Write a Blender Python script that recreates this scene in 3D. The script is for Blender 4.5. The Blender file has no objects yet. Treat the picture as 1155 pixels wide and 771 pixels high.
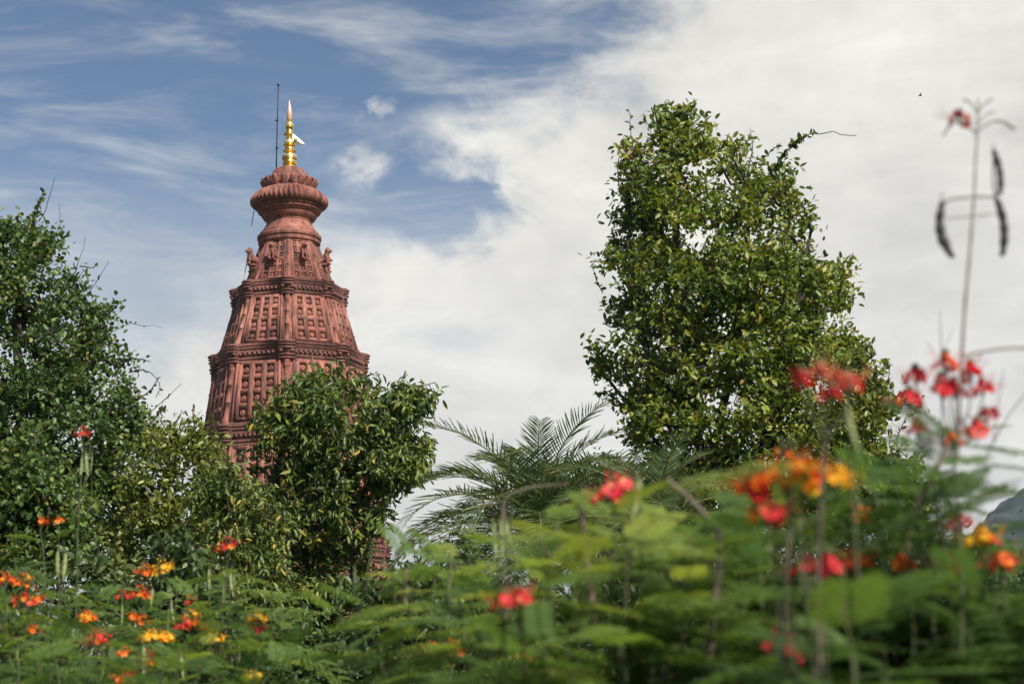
import bpy, bmesh, math, random
import numpy as np
from mathutils import Vector, Matrix

rng = np.random.default_rng(11)
random.seed(5)
scene = bpy.context.scene
COL = scene.collection
PI = math.pi
F_PX = 50.0 / 36.0 * 1155.0

# ------------------------------------------------------------------ camera
cam_data = bpy.data.cameras.new("camera")
cam_data.lens = 50.0
cam_data.sensor_width = 36.0
cam_data.clip_start = 0.05
cam_data.clip_end = 20000.0
cam_data.dof.use_dof = True
cam_data.dof.focus_distance = 42.0
cam_data.dof.aperture_fstop = 3.1
cam_data.dof.aperture_blades = 9
cam = bpy.data.objects.new("camera", cam_data)
COL.objects.link(cam)
CAM_LOC = np.array([0.0, 0.0, 1.6])
PITCH, ROLL = math.radians(12.0), math.radians(-1.95)
CAM_ROT = Matrix.Rotation(PI / 2 + PITCH, 3, 'X') @ Matrix.Rotation(ROLL, 3, 'Z')
cam.matrix_world = Matrix.Translation(Vector(CAM_LOC)) @ CAM_ROT.to_4x4()
scene.camera = cam
RM = np.array(CAM_ROT)


def at(px, py, d):
    """world point seen at photograph position (px, py), at world depth y = d"""
    v = RM @ np.array([(px - 577.5) / F_PX, -(py - 385.5) / F_PX, -1.0])
    return CAM_LOC + v * (d / v[1])


def project(p):
    q = RM.T @ (np.asarray(p, float) - CAM_LOC)
    return 577.5 + F_PX * q[0] / -q[2], 385.5 - F_PX * q[1] / -q[2], -q[2]


# ------------------------------------------------------------------ objects
def tag(o, label=None, cat=None, group=None, kind=None):
    if label: o["label"] = label
    if cat: o["category"] = cat
    if group: o["group"] = group
    if kind: o["kind"] = kind
    return o


def thing(name, loc, label, cat, group=None):
    o = bpy.data.objects.new(name, None)
    o.empty_display_size = 0.3
    o.location = Vector([float(v) for v in loc])
    COL.objects.link(o)
    return tag(o, label, cat, group)


def mesh_object(name, verts, faces, mats, parent=None, mat_idx=None, tint=None, smooth=False):
    """faces: (M,4) int array of quads, or a list of tuples"""
    verts = np.asarray(verts, dtype=np.float32)
    me = bpy.data.meshes.new(name)
    if isinstance(faces, np.ndarray):
        n, m = len(verts), len(faces)
        me.vertices.add(n)
        me.vertices.foreach_set("co", verts.ravel())
        me.loops.add(m * 4)
        me.loops.foreach_set("vertex_index", faces.astype(np.int32).ravel())
        me.polygons.add(m)
        me.polygons.foreach_set("loop_start", np.arange(0, m * 4, 4, dtype=np.int32))
        me.update(calc_edges=True)
    else:
        me.from_pydata([tuple(v) for v in verts.tolist()], [], faces)
        me.update()
    if not isinstance(mats, (list, tuple)): mats = [mats]
    for m_ in mats: me.materials.append(m_)
    if mat_idx is not None:
        me.polygons.foreach_set("material_index", np.asarray(mat_idx, dtype=np.int32))
    if smooth:
        me.polygons.foreach_set("use_smooth", np.ones(len(me.polygons), dtype=bool))
    if tint is not None:
        a = me.attributes.new("tint", 'FLOAT', 'POINT')
        a.data.foreach_set("value", np.asarray(tint, dtype=np.float32))
    o = bpy.data.objects.new(name, me)
    COL.objects.link(o)
    if parent is not None: o.parent = parent
    return o


def unit(a):
    a = np.asarray(a, float)
    return a / np.maximum(np.linalg.norm(a, axis=-1, keepdims=True), 1e-9)


class Quads:
    """collects quads (leaves, twigs, boxes) that become ONE mesh"""
    def __init__(self):
        self.v, self.f, self.t, self.m, self.n = [], [], [], [], 0

    def add(self, v, f, tint=0.5, mat=0):
        v = np.asarray(v, float); f = np.asarray(f, int)
        self.v.append(v); self.f.append(f + self.n)
        self.t.append(np.broadcast_to(np.asarray(tint, float), (len(v),)))
        self.m.append(np.full(len(f), mat))
        self.n += len(v)

    def leaves(self, pos, dirs, nrm, size, tmpl, tint, mat=0):
        tv, tf = tmpl
        pos = np.asarray(pos, float); N = len(pos)
        if N == 0: return
        d = unit(dirs)
        nn = np.asarray(nrm, float)
        nn = unit(nn - (nn * d).sum(1, keepdims=True) * d)
        s = np.cross(d, nn)
        size = np.broadcast_to(np.asarray(size, float), (N,))[:, None, None]
        V = pos[:, None, :] + size * (tv[None, :, 0:1] * s[:, None, :] + tv[None, :, 1:2] * d[:, None, :]
                                      + tv[None, :, 2:3] * nn[:, None, :])
        K = len(tv)
        Fx = tf[None, :, :] + (np.arange(N) * K)[:, None, None]
        tt = np.repeat(np.broadcast_to(np.asarray(tint, float), (N,)), K)
        self.add(V.reshape(-1, 3), Fx.reshape(-1, 4), tt, mat)

    def tube(self, pts, radii, sides=6, tint=0.5, mat=0, cap=True):
        pts = np.asarray(pts, float); n = len(pts)
        radii = np.broadcast_to(np.asarray(radii, float), (n,))
        tg = unit(np.gradient(pts, axis=0))
        ref = np.array([0.0, 0, 1.0]) if abs(tg[0, 2]) < 0.9 else np.array([1.0, 0, 0])
        rings = []
        u = unit(np.cross(tg[0], ref))
        ang = np.arange(sides) * 2 * PI / sides
        for i in range(n):
            u = unit(u - tg[i] * np.dot(u, tg[i]))
            w = np.cross(tg[i], u)
            rings.append(pts[i] + radii[i] * (np.cos(ang)[:, None] * u + np.sin(ang)[:, None] * w))
        V = np.concatenate(rings)
        f = []
        for i in range(n - 1):
            for k in range(sides):
                k2 = (k + 1) % sides
                f.append((i * sides + k, i * sides + k2, (i + 1) * sides + k2, (i + 1) * sides + k))
        if cap and sides in (4, 6, 8):
            for b, r in ((0, -1), ((n - 1) * sides, 1)):
                for k in range(0, sides - 2, 2):
                    q = (b, b + k + 1, b + k + 2, b + (k + 3) % sides) if k + 3 < sides else None
                    if q: f.append(q if r > 0 else q[::-1])
        self.add(V, np.array(f), tint, mat)

    def hexa(self, c8, mat=0, tint=0.5):
        """8 corners: bottom ring 0-3, top ring 4-7"""
        self.add(np.asarray(c8), [(3, 2, 1, 0), (4, 5, 6, 7), (0, 1, 5, 4), (1, 2, 6, 5), (2, 3, 7, 6), (3, 0, 4, 7)], tint, mat)

    def loops(self, rings, mat=0, closed=True, tint=0.5):
        """bridge rings of equal vertex count"""
        k = len(rings[0]); V = np.concatenate([np.asarray(r, float) for r in rings]); f = []
        for i in range(len(rings) - 1):
            for j in range(k if closed else k - 1):
                j2 = (j + 1) % k
                f.append((i * k + j, i * k + j2, (i + 1) * k + j2, (i + 1) * k + j))
        self.add(V, np.array(f), tint, mat)

    def build(self, name, mats, parent=None, origin=None, smooth=False):
        V = np.concatenate(self.v)
        if origin is not None: V = V - np.asarray(origin, float)
        return mesh_object(name, V, np.concatenate(self.f), mats, parent,
                           np.concatenate(self.m), np.concatenate(self.t), smooth)


# ------------------------------------------------------------------ materials
def new_mat(name):
    m = bpy.data.materials.new(name); m.use_nodes = True
    nt = m.node_tree
    return m, nt, nt.nodes["Principled BSDF"], nt.nodes["Material Output"]


def ramp(nt, fac, stops):
    r = nt.nodes.new("ShaderNodeValToRGB")
    el = r.color_ramp.elements
    while len(el) < len(stops): el.new(0.5)
    for e, (p, c) in zip(el, stops):
        e.position = p; e.color = (*c, 1)
    nt.links.new(fac, r.inputs[0])
    return r.outputs[0]


def noise(nt, scale, detail=4, rough=0.55, vec=None, coord="Object"):
    n = nt.nodes.new("ShaderNodeTexNoise")
    n.inputs["Scale"].default_value = scale; n.inputs["Detail"].default_value = detail
    n.inputs["Roughness"].default_value = rough
    if vec is None:
        tc = nt.nodes.new("ShaderNodeTexCoord"); vec = tc.outputs[coord]
    nt.links.new(vec, n.inputs["Vector"])
    return n.outputs[0]


def leaf_mat(name, stops, rough=0.42, trans=0.3, spec=0.5):
    m, nt, b, out = new_mat(name)
    at_ = nt.nodes.new("ShaderNodeAttribute"); at_.attribute_name = "tint"
    c = ramp(nt, at_.outputs["Fac"], stops)
    nt.links.new(c, b.inputs["Base Color"])
    b.inputs["Roughness"].default_value = rough
    b.inputs["Specular IOR Level"].default_value = spec
    t = nt.nodes.new("ShaderNodeBsdfTranslucent")
    hs = nt.nodes.new("ShaderNodeHueSaturation")
    hs.inputs["Hue"].default_value = 0.485; hs.inputs["Value"].default_value = 1.5; hs.inputs["Saturation"].default_value = 1.1
    nt.links.new(c, hs.inputs["Color"]); nt.links.new(hs.outputs[0], t.inputs["Color"])
    mx = nt.nodes.new("ShaderNodeMixShader"); mx.inputs[0].default_value = trans
    nt.links.new(b.outputs[0], mx.inputs[1]); nt.links.new(t.outputs[0], mx.inputs[2])
    nt.links.new(mx.outputs[0], out.inputs["Surface"])
    return m


def rough_mat(name, c1, c2, scale, rough=0.85, bump=0.3, bscale=None):
    m, nt, b, out = new_mat(name)
    n = noise(nt, scale, 6, 0.6)
    nt.links.new(ramp(nt, n, [(0.3, c1), (0.7, c2)]), b.inputs["Base Color"])
    b.inputs["Roughness"].default_value = rough
    bp = nt.nodes.new("ShaderNodeBump"); bp.inputs["Strength"].default_value = bump
    bp.inputs["Distance"].default_value = 0.02
    nt.links.new(noise(nt, bscale or scale * 4, 5), bp.inputs["Height"])
    nt.links.new(bp.outputs[0], b.inputs["Normal"])
    return m


def stone_mat(name, cols, grime):
    m, nt, b, out = new_mat(name)
    big = noise(nt, 0.55, 5, 0.6)
    c1 = ramp(nt, big, [(0.3, cols[0]), (0.5, cols[1]), (0.72, cols[2])])
    # rain streaks and grime: noise stretched along the height
    tc = nt.nodes.new("ShaderNodeTexCoord")
    mp = nt.nodes.new("ShaderNodeMapping"); mp.inputs["Scale"].default_value = (2.2, 2.2, 0.28)
    nt.links.new(tc.outputs["Object"], mp.inputs["Vector"])
    st = noise(nt, 1.6, 6, 0.65, mp.outputs[0])
    fac = ramp(nt, st, [(0.45, (0, 0, 0)), (0.62, (1, 1, 1))])
    mx = nt.nodes.new("ShaderNodeMix"); mx.data_type = 'RGBA'
    mul = nt.nodes.new("ShaderNodeMath"); mul.operation = 'MULTIPLY'; mul.inputs[1].default_value = grime
    nt.links.new(fac, mul.inputs[0]); nt.links.new(mul.outputs[0], mx.inputs[0])
    nt.links.new(c1, mx.inputs[6]); mx.inputs[7].default_value = (0.075, 0.036, 0.032, 1)
    fine = noise(nt, 9, 6, 0.7)
    mx2 = nt.nodes.new("ShaderNodeMix"); mx2.data_type = 'RGBA'; mx2.blend_type = 'MULTIPLY'
    mx2.inputs[0].default_value = 1.0
    nt.links.new(mx.outputs[2], mx2.inputs[6])
    nt.links.new(ramp(nt, fine, [(0.3, (0.72, 0.70, 0.70)), (0.7, (1.12, 1.1, 1.08))]), mx2.inputs[7])
    nt.links.new(mx2.outputs[2], b.inputs["Base Color"])
    b.inputs["Roughness"].default_value = 0.82
    bp = nt.nodes.new("ShaderNodeBump"); bp.inputs["Strength"].default_value = 0.5
    bp.inputs["Distance"].default_value = 0.05
    nt.links.new(noise(nt, 7, 6, 0.65), bp.inputs["Height"]); nt.links.new(bp.outputs[0], b.inputs["Normal"])
    return m


def metal_mat(name, col, rough, metallic=1.0):
    m, nt, b, out = new_mat(name)
    n = noise(nt, 6, 5)
    nt.links.new(ramp(nt, n, [(0.3, tuple(v * 0.78 for v in col)), (0.7, col)]), b.inputs["Base Color"])
    b.inputs["Metallic"].default_value = metallic; b.inputs["Roughness"].default_value = rough
    return m


M = {}
M["stone"] = stone_mat("red_sandstone", [(0.18, 0.062, 0.043), (0.30, 0.110, 0.078), (0.42, 0.180, 0.132)], 0.88)
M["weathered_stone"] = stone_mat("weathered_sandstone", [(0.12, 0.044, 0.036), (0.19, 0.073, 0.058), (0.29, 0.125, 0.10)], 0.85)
M["gold"] = metal_mat("gold_leaf", (0.86, 0.52, 0.11), 0.30)
M["pale_gold"] = metal_mat("pale_gold", (0.93, 0.74, 0.40), 0.38, 0.8)
M["tip"] = metal_mat("pinkish_crystal_tip", (0.72, 0.42, 0.33), 0.35, 0.3)
M["dark_metal"] = metal_mat("dark_metal", (0.03, 0.032, 0.04), 0.5, 0.6)
M["white_cloth"] = rough_mat("white_cloth", (0.74, 0.72, 0.64), (0.82, 0.80, 0.73), 3, 0.9, 0.2)
M["cable"] = rough_mat("grey_cable", (0.20, 0.20, 0.21), (0.30, 0.30, 0.31), 4, 0.7, 0.1)
M["bark"] = rough_mat("bark", (0.022, 0.017, 0.013), (0.06, 0.048, 0.036), 5, 0.9, 0.6)
M["green_bark"] = rough_mat("green_stem", (0.045, 0.062, 0.022), (0.085, 0.090, 0.040), 12, 0.75, 0.2)
M["brown_stem"] = rough_mat("brown_stem", (0.085, 0.065, 0.048), (0.17, 0.135, 0.10), 14, 0.85, 0.3)
M["palm_trunk"] = rough_mat("palm_trunk", (0.05, 0.04, 0.03), (0.15, 0.12, 0.085), 7, 0.95, 0.8)
M["leaf_right"] = leaf_mat("glossy_leaf", [(0.0, (0.046, 0.089, 0.013)), (0.4, (0.105, 0.162, 0.022)), (0.75, (0.198, 0.245, 0.032)), (0.99, (0.307, 0.308, 0.050)), (1.0, (0.282, 0.194, 0.050))], 0.48, 0.28)
M["leaf_light"] = leaf_mat("light_leaf", [(0.0, (0.072, 0.110, 0.020)), (0.5, (0.131, 0.167, 0.028)), (1.0, (0.232, 0.244, 0.049))], 0.42, 0.32)
M["leaf_left"] = leaf_mat("dark_leaf", [(0.0, (0.034, 0.073, 0.018)), (0.5, (0.066, 0.120, 0.026)), (0.9, (0.137, 0.182, 0.035)), (1.0, (0.216, 0.218, 0.050))], 0.48, 0.25)
M["leaf_mango"] = leaf_mat("narrow_leaf", [(0.0, (0.048, 0.089, 0.021)), (0.5, (0.098, 0.145, 0.028)), (0.88, (0.185, 0.221, 0.036)), (1.0, (0.413, 0.301, 0.055))], 0.48, 0.24)
M["leaf_palm"] = leaf_mat("palm_leaflet", [(0.0, (0.060, 0.106, 0.037)), (0.6, (0.114, 0.165, 0.057)), (0.95, (0.228, 0.236, 0.094)), (1.0, (0.288, 0.201, 0.077))], 0.36, 0.25)
M["leaf_bush"] = leaf_mat("bush_leaf", [(0.0, (0.030, 0.058, 0.017)), (0.6, (0.062, 0.104, 0.027)), (1.0, (0.138, 0.169, 0.040))], 0.45, 0.25)
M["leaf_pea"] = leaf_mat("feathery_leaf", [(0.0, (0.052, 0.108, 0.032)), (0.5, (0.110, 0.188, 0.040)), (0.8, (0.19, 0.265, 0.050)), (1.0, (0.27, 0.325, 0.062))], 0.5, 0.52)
M["red"] = leaf_mat("red_petal", [(0.0, (0.55, 0.020, 0.030)), (0.7, (0.68, 0.045, 0.035)), (1.0, (0.78, 0.16, 0.04))], 0.55, 0.3, 0.3)
M["pink_red"] = leaf_mat("coral_petal", [(0.0, (0.66, 0.03, 0.06)), (0.5, (0.76, 0.09, 0.08)), (1.0, (0.85, 0.28, 0.15))], 0.55, 0.3, 0.3)
M["pale_coral"] = leaf_mat("pale_coral_petal", [(0.0, (0.78, 0.16, 0.10)), (0.6, (0.82, 0.30, 0.18)), (1.0, (0.85, 0.42, 0.25))], 0.55, 0.3, 0.3)
M["orange"] = leaf_mat("orange_petal", [(0.0, (0.70, 0.07, 0.018)), (0.5, (0.82, 0.19, 0.018)), (1.0, (0.87, 0.36, 0.025))], 0.55, 0.3, 0.3)
M["yellow"] = leaf_mat("yellow_petal", [(0.0, (0.80, 0.34, 0.02)), (0.5, (0.85, 0.50, 0.03)), (1.0, (0.88, 0.60, 0.06))], 0.55, 0.3, 0.3)
M["dark_red"] = leaf_mat("crimson_petal", [(0.0, (0.30, 0.012, 0.025)), (1.0, (0.52, 0.03, 0.05))], 0.6, 0.25, 0.3)
M["pod_green"] = rough_mat("green_pod", (0.15, 0.20, 0.07), (0.25, 0.28, 0.11), 9, 0.6, 0.1)
M["pod_dark"] = rough_mat("dry_black_pod", (0.014, 0.012, 0.012), (0.035, 0.030, 0.03), 12, 0.6, 0.2)

# ------------------------------------------------------------------ leaf shapes
def leaf_shape(w, fold=0.14, droop=0.08):
    v = np.array([(0, 0, 0), (-.40 * w, .26, fold * w), (-.43 * w, .62, fold * w - droop * .4), (0, 1, -droop),
                  (.43 * w, .62, fold * w - droop * .4), (.40 * w, .26, fold * w)], float)
    return v, np.array([(0, 5, 4, 3), (0, 3, 2, 1)])


BROAD = leaf_shape(0.52)
OVAL = leaf_shape(0.68)
NARROW = leaf_shape(0.34, 0.2, 0.18)


def leaf_strip(w, n=2):
    v = [(0, 0, 0)]
    return leaf_shape(w, 0.25, 0.12)


# ------------------------------------------------------------------ ground, hills, sky, sun
def ground():
    n = 60
    xs = np.concatenate([-np.geomspace(6000, 12, n), np.linspace(-10, 10, 9), np.geomspace(12, 6000, n)])
    ys = xs
    X, Y = np.meshgrid(xs, ys)
    Z = 0.05 * np.sin(X * 0.31) * np.cos(Y * 0.27) - 0.05
    Z[(np.abs(X) > 300) | (np.abs(Y) > 300)] = -0.05
    k = len(xs)
    V = np.stack([X.ravel(), Y.ravel(), Z.ravel()], 1)
    i = np.arange(k - 1)
    I, J = np.meshgrid(i, i)
    a = (J * k + I).ravel()
    Fq = np.stack([a, a + 1, a + k + 1, a + k], 1)
    m, nt, b, out = new_mat("garden_ground")
    c = ramp(nt, noise(nt, 0.6, 8, 0.65), [(0.35, (0.055, 0.050, 0.028)), (0.5, (0.045, 0.065, 0.02)), (0.7, (0.07, 0.095, 0.03))])
    nt.links.new(c, b.inputs["Base Color"]); b.inputs["Roughness"].default_value = 0.95
    o = mesh_object("ground", V, Fq, m, smooth=True)
    tag(o, "grassy garden ground under the trees and shrubs", "ground", kind="structure")


def hills():
    # a forested ridge beyond the garden, rising towards the right
    d0 = 1500.0
    nx, ny = 420, 40
    x = np.linspace(-300, 1500, nx); t = np.linspace(-1, 1, ny)
    X, T = np.meshgrid(x, t)
    top = at(1155, 552, d0); low = at(1131, 576, d0)
    slope = (top[2] - low[2]) / (top[0] - low[0])
    H = top[2] + (X - top[0]) * slope * 0.9
    H = np.where(X > top[0], top[2] + 30 * np.tanh((X - top[0]) / 60.0), H)
    H = np.maximum(H, 22 + 14 * np.sin(X / 120.0))
    H = H + 5 * np.sin(X / 21.0) + 3.5 * np.sin(X / 9.0 + 1) + rng.normal(0, 1.3, X.shape) + 2.2 * np.sin(X / 4.3 + np.sin(X / 17.0) * 2)
    Z = H * (1 - np.abs(T) ** 1.6) - 2.0 + rng.normal(0, 1.5, X.shape) * (1 - np.abs(T))
    Y = d0 + T * 420.0
    V = np.stack([X.ravel(), Y.ravel(), Z.ravel()], 1)
    I, J = np.meshgrid(np.arange(nx - 1), np.arange(ny - 1))
    a = (J * nx + I).ravel()
    m = rough_mat("hill_forest", (0.022, 0.036, 0.024), (0.045, 0.062, 0.038), 0.03, 0.95, 0.8, 0.15)
    o = mesh_object("hills", V, np.stack([a, a + 1, a + nx + 1, a + nx], 1), m, smooth=True)
    tag(o, "blue distant wooded hill rising behind the red flowers", "hill", kind="structure")


SUN_EL, SUN_AZ = math.radians(45), math.radians(143)     # azimuth clockwise from +Y: behind and to the right


def sky_and_sun():
    w = bpy.data.worlds.new("World"); scene.world = w; w.use_nodes = True
    nt = w.node_tree; N = nt.nodes; L = nt.links
    bg = N["Background"]
    sky = N.new("ShaderNodeTexSky"); sky.sky_type = 'NISHITA'; sky.sun_disc = False
    sky.sun_elevation = SUN_EL; sky.sun_rotation = SUN_AZ
    sky.air_density = 1.0; sky.dust_density = 0.6; sky.ozone_density = 1.4

    def math_(op, a, b=None, c=None, clamp=False):
        n = N.new("ShaderNodeMath"); n.operation = op; n.use_clamp = clamp
        for i, v in enumerate((a, b, c)):
            if v is None: continue
            if isinstance(v, (int, float)): n.inputs[i].default_value = v
            else: L.new(v, n.inputs[i])
        return n.outputs[0]

    def sstep(x, a, b):
        n = N.new("ShaderNodeMapRange"); n.interpolation_type = 'SMOOTHSTEP'
        n.inputs[1].default_value = a; n.inputs[2].default_value = b
        L.new(x, n.inputs[0]); return n.outputs[0]

    tc = N.new("ShaderNodeTexCoord"); sp = N.new("ShaderNodeSeparateXYZ")
    L.new(tc.outputs["Generated"], sp.inputs[0])
    A = math_('ARCTAN2', sp.outputs[0], sp.outputs[1])         # azimuth from +Y
    E = math_('ARCSINE', sp.outputs[2])                        # elevation

    def fbm(scale, detail, rough, stretch=(1, 1, 1), rot=(0, 0, 0), off=(0, 0, 0), dist=0.0):
        cb = N.new("ShaderNodeCombineXYZ"); L.new(A, cb.inputs[0]); L.new(E, cb.inputs[1])
        mp = N.new("ShaderNodeMapping"); mp.inputs["Scale"].default_value = stretch
        mp.inputs["Rotation"].default_value = rot; mp.inputs["Location"].default_value = off
        L.new(cb.outputs[0], mp.inputs[0])
        n = N.new("ShaderNodeTexNoise"); n.inputs["Scale"].default_value = scale
        n.inputs["Detail"].default_value = detail; n.inputs["Roughness"].default_value = rough
        n.inputs["Distortion"].default_value = dist
        L.new(mp.outputs[0], n.inputs["Vector"]); return n.outputs[0]

    n1 = fbm(6.0, 9, 0.56, (1, 1.35, 1), (0, 0, 0.35), (3.1, 1.7, 0), 0.3)
    n2 = fbm(16.0, 8, 0.6, (1, 1.6, 1), (0, 0, 0.3), (0.4, 5.2, 0), 0.4)
    n4 = fbm(19.0, 8, 0.6, (1, 1.3, 1), (0, 0, -0.4), (7.7, 2.2, 0), 0.2)
    n5 = fbm(7.5, 8, 0.58, (0.8, 2.2, 1), (0, 0, 0.25), (2.7, 9.1, 0), 0.5)
    n3 = fbm(9.0, 8, 0.62, (0.55, 2.6, 1), (0, 0, 0.22), (1.3, 0.2, 0), 0.5)   # wind-drawn cirrus
    # the cloud bank: a slanting edge across the sky, ragged by the noise
    s = math_('ADD', math_('ADD', math_('MULTIPLY', A, 0.563), math_('MULTIPLY', E, -0.827)), SKY["edge"])
    def blob(px, py, r, k):
        a0 = math.atan((px - 577.5) / F_PX); e0 = PITCH + math.atan((385.5 - py) / F_PX)
        dx = math_('ADD', math_('SUBTRACT', A, a0), math_('MULTIPLY', math_('SUBTRACT', n2, 0.5), 0.10))
        dy = math_('ADD', math_('MULTIPLY', math_('SUBTRACT', E, e0), 1.5), math_('MULTIPLY', math_('SUBTRACT', n4, 0.5), 0.10))
        d = math_('SQRT', math_('ADD', math_('MULTIPLY', dx, dx), math_('MULTIPLY', dy, dy)))
        return math_('MULTIPLY', sstep(d, r / F_PX, 0.0), k)
    for b_ in SKY["blobs"]:
        s = math_('ADD', s, blob(*b_))
    s = math_('ADD', s, math_('MULTIPLY', math_('SUBTRACT', n1, 0.5), SKY["n1"]))
    s = math_('ADD', s, math_('MULTIPLY', math_('SUBTRACT', n2, 0.5), SKY["n2"]))
    bank = sstep(s, SKY["lo"], SKY["hi"])
    cir = math_('MULTIPLY', sstep(n3, 0.44, 0.78), SKY["cirrus"])
    brk = math_('MULTIPLY', math_('MULTIPLY', sstep(n5, 0.48, 0.72), sstep(A, 0.10, -0.12)), 0.55)      # soft blue breaks in the bank
    bank = math_('MULTIPLY', bank, math_('SUBTRACT', 1.0, brk))
    low = math_('MULTIPLY', sstep(E, 0.36, 0.16), math_('MULTIPLY', math_('SUBTRACT', 1.0, brk), SKY["low"]))  # thicker cloud nearer the horizon
    alpha = math_('SUBTRACT', 1.0, math_('MULTIPLY', math_('MULTIPLY', math_('SUBTRACT', 1.0, bank), math_('SUBTRACT', 1.0, cir)), math_('SUBTRACT', 1.0, low)))
    alpha = math_('MULTIPLY', alpha, math_('MULTIPLY', sstep(sp.outputs[1], -0.25, 0.35), 0.97))   # unseen half of the sky behind cleared of cloud to cut fill light
    br = N.new("ShaderNodeMapRange"); br.inputs[1].default_value = 0.3; br.inputs[2].default_value = 0.7
    br.inputs[3].default_value = 0.60; br.inputs[4].default_value = 1.12
    L.new(math_('ADD', math_('MULTIPLY', n1, 0.5), math_('ADD', math_('MULTIPLY', n3, 0.3), math_('MULTIPLY', n2, 0.2))), br.inputs[0])
    cc = N.new("ShaderNodeVectorMath"); cc.operation = 'SCALE'
    cc.inputs[0].default_value = SKY["cloud"]
    L.new(br.outputs[0], cc.inputs[3])
    hs = N.new("ShaderNodeHueSaturation"); hs.inputs["Saturation"].default_value = SKY["sat"]; hs.inputs["Value"].default_value = SKY["val"]
    L.new(sky.outputs[0], hs.inputs["Color"])
    mx = N.new("ShaderNodeMix"); mx.data_type = 'RGBA'
    L.new(alpha, mx.inputs[0]); L.new(hs.outputs[0], mx.inputs[6]); L.new(cc.outputs[0], mx.inputs[7])
    L.new(mx.outputs[2], bg.inputs["Color"])
    bg.inputs["Strength"].default_value = 0.10

    ld = bpy.data.lights.new("sun", 'SUN'); ld.energy = 4.9; ld.angle = math.radians(0.5)
    ld.color = (1.0, 0.93, 0.82)
    lo = bpy.data.objects.new("sun", ld); COL.objects.link(lo)
    d = Vector((math.sin(SUN_AZ) * math.cos(SUN_EL), math.cos(SUN_AZ) * math.cos(SUN_EL), math.sin(SUN_EL)))
    lo.rotation_euler = d.to_track_quat('Z', 'Y').to_euler()
    lo.location = d * 60


SKY = dict(edge=0.3157, blobs=[(500, 235, 140, -0.13), (435, 126, 28, 0.055), (405, 180, 38, 0.045), (60, 300, 200, -0.05), (620, 40, 130, -0.05)],
           n1=0.17, n2=0.13, lo=-0.04, hi=0.062, cirrus=0.54, low=0.72,
           cloud=(6.75, 6.58, 6.15), sat=1.04, val=0.66)

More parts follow.
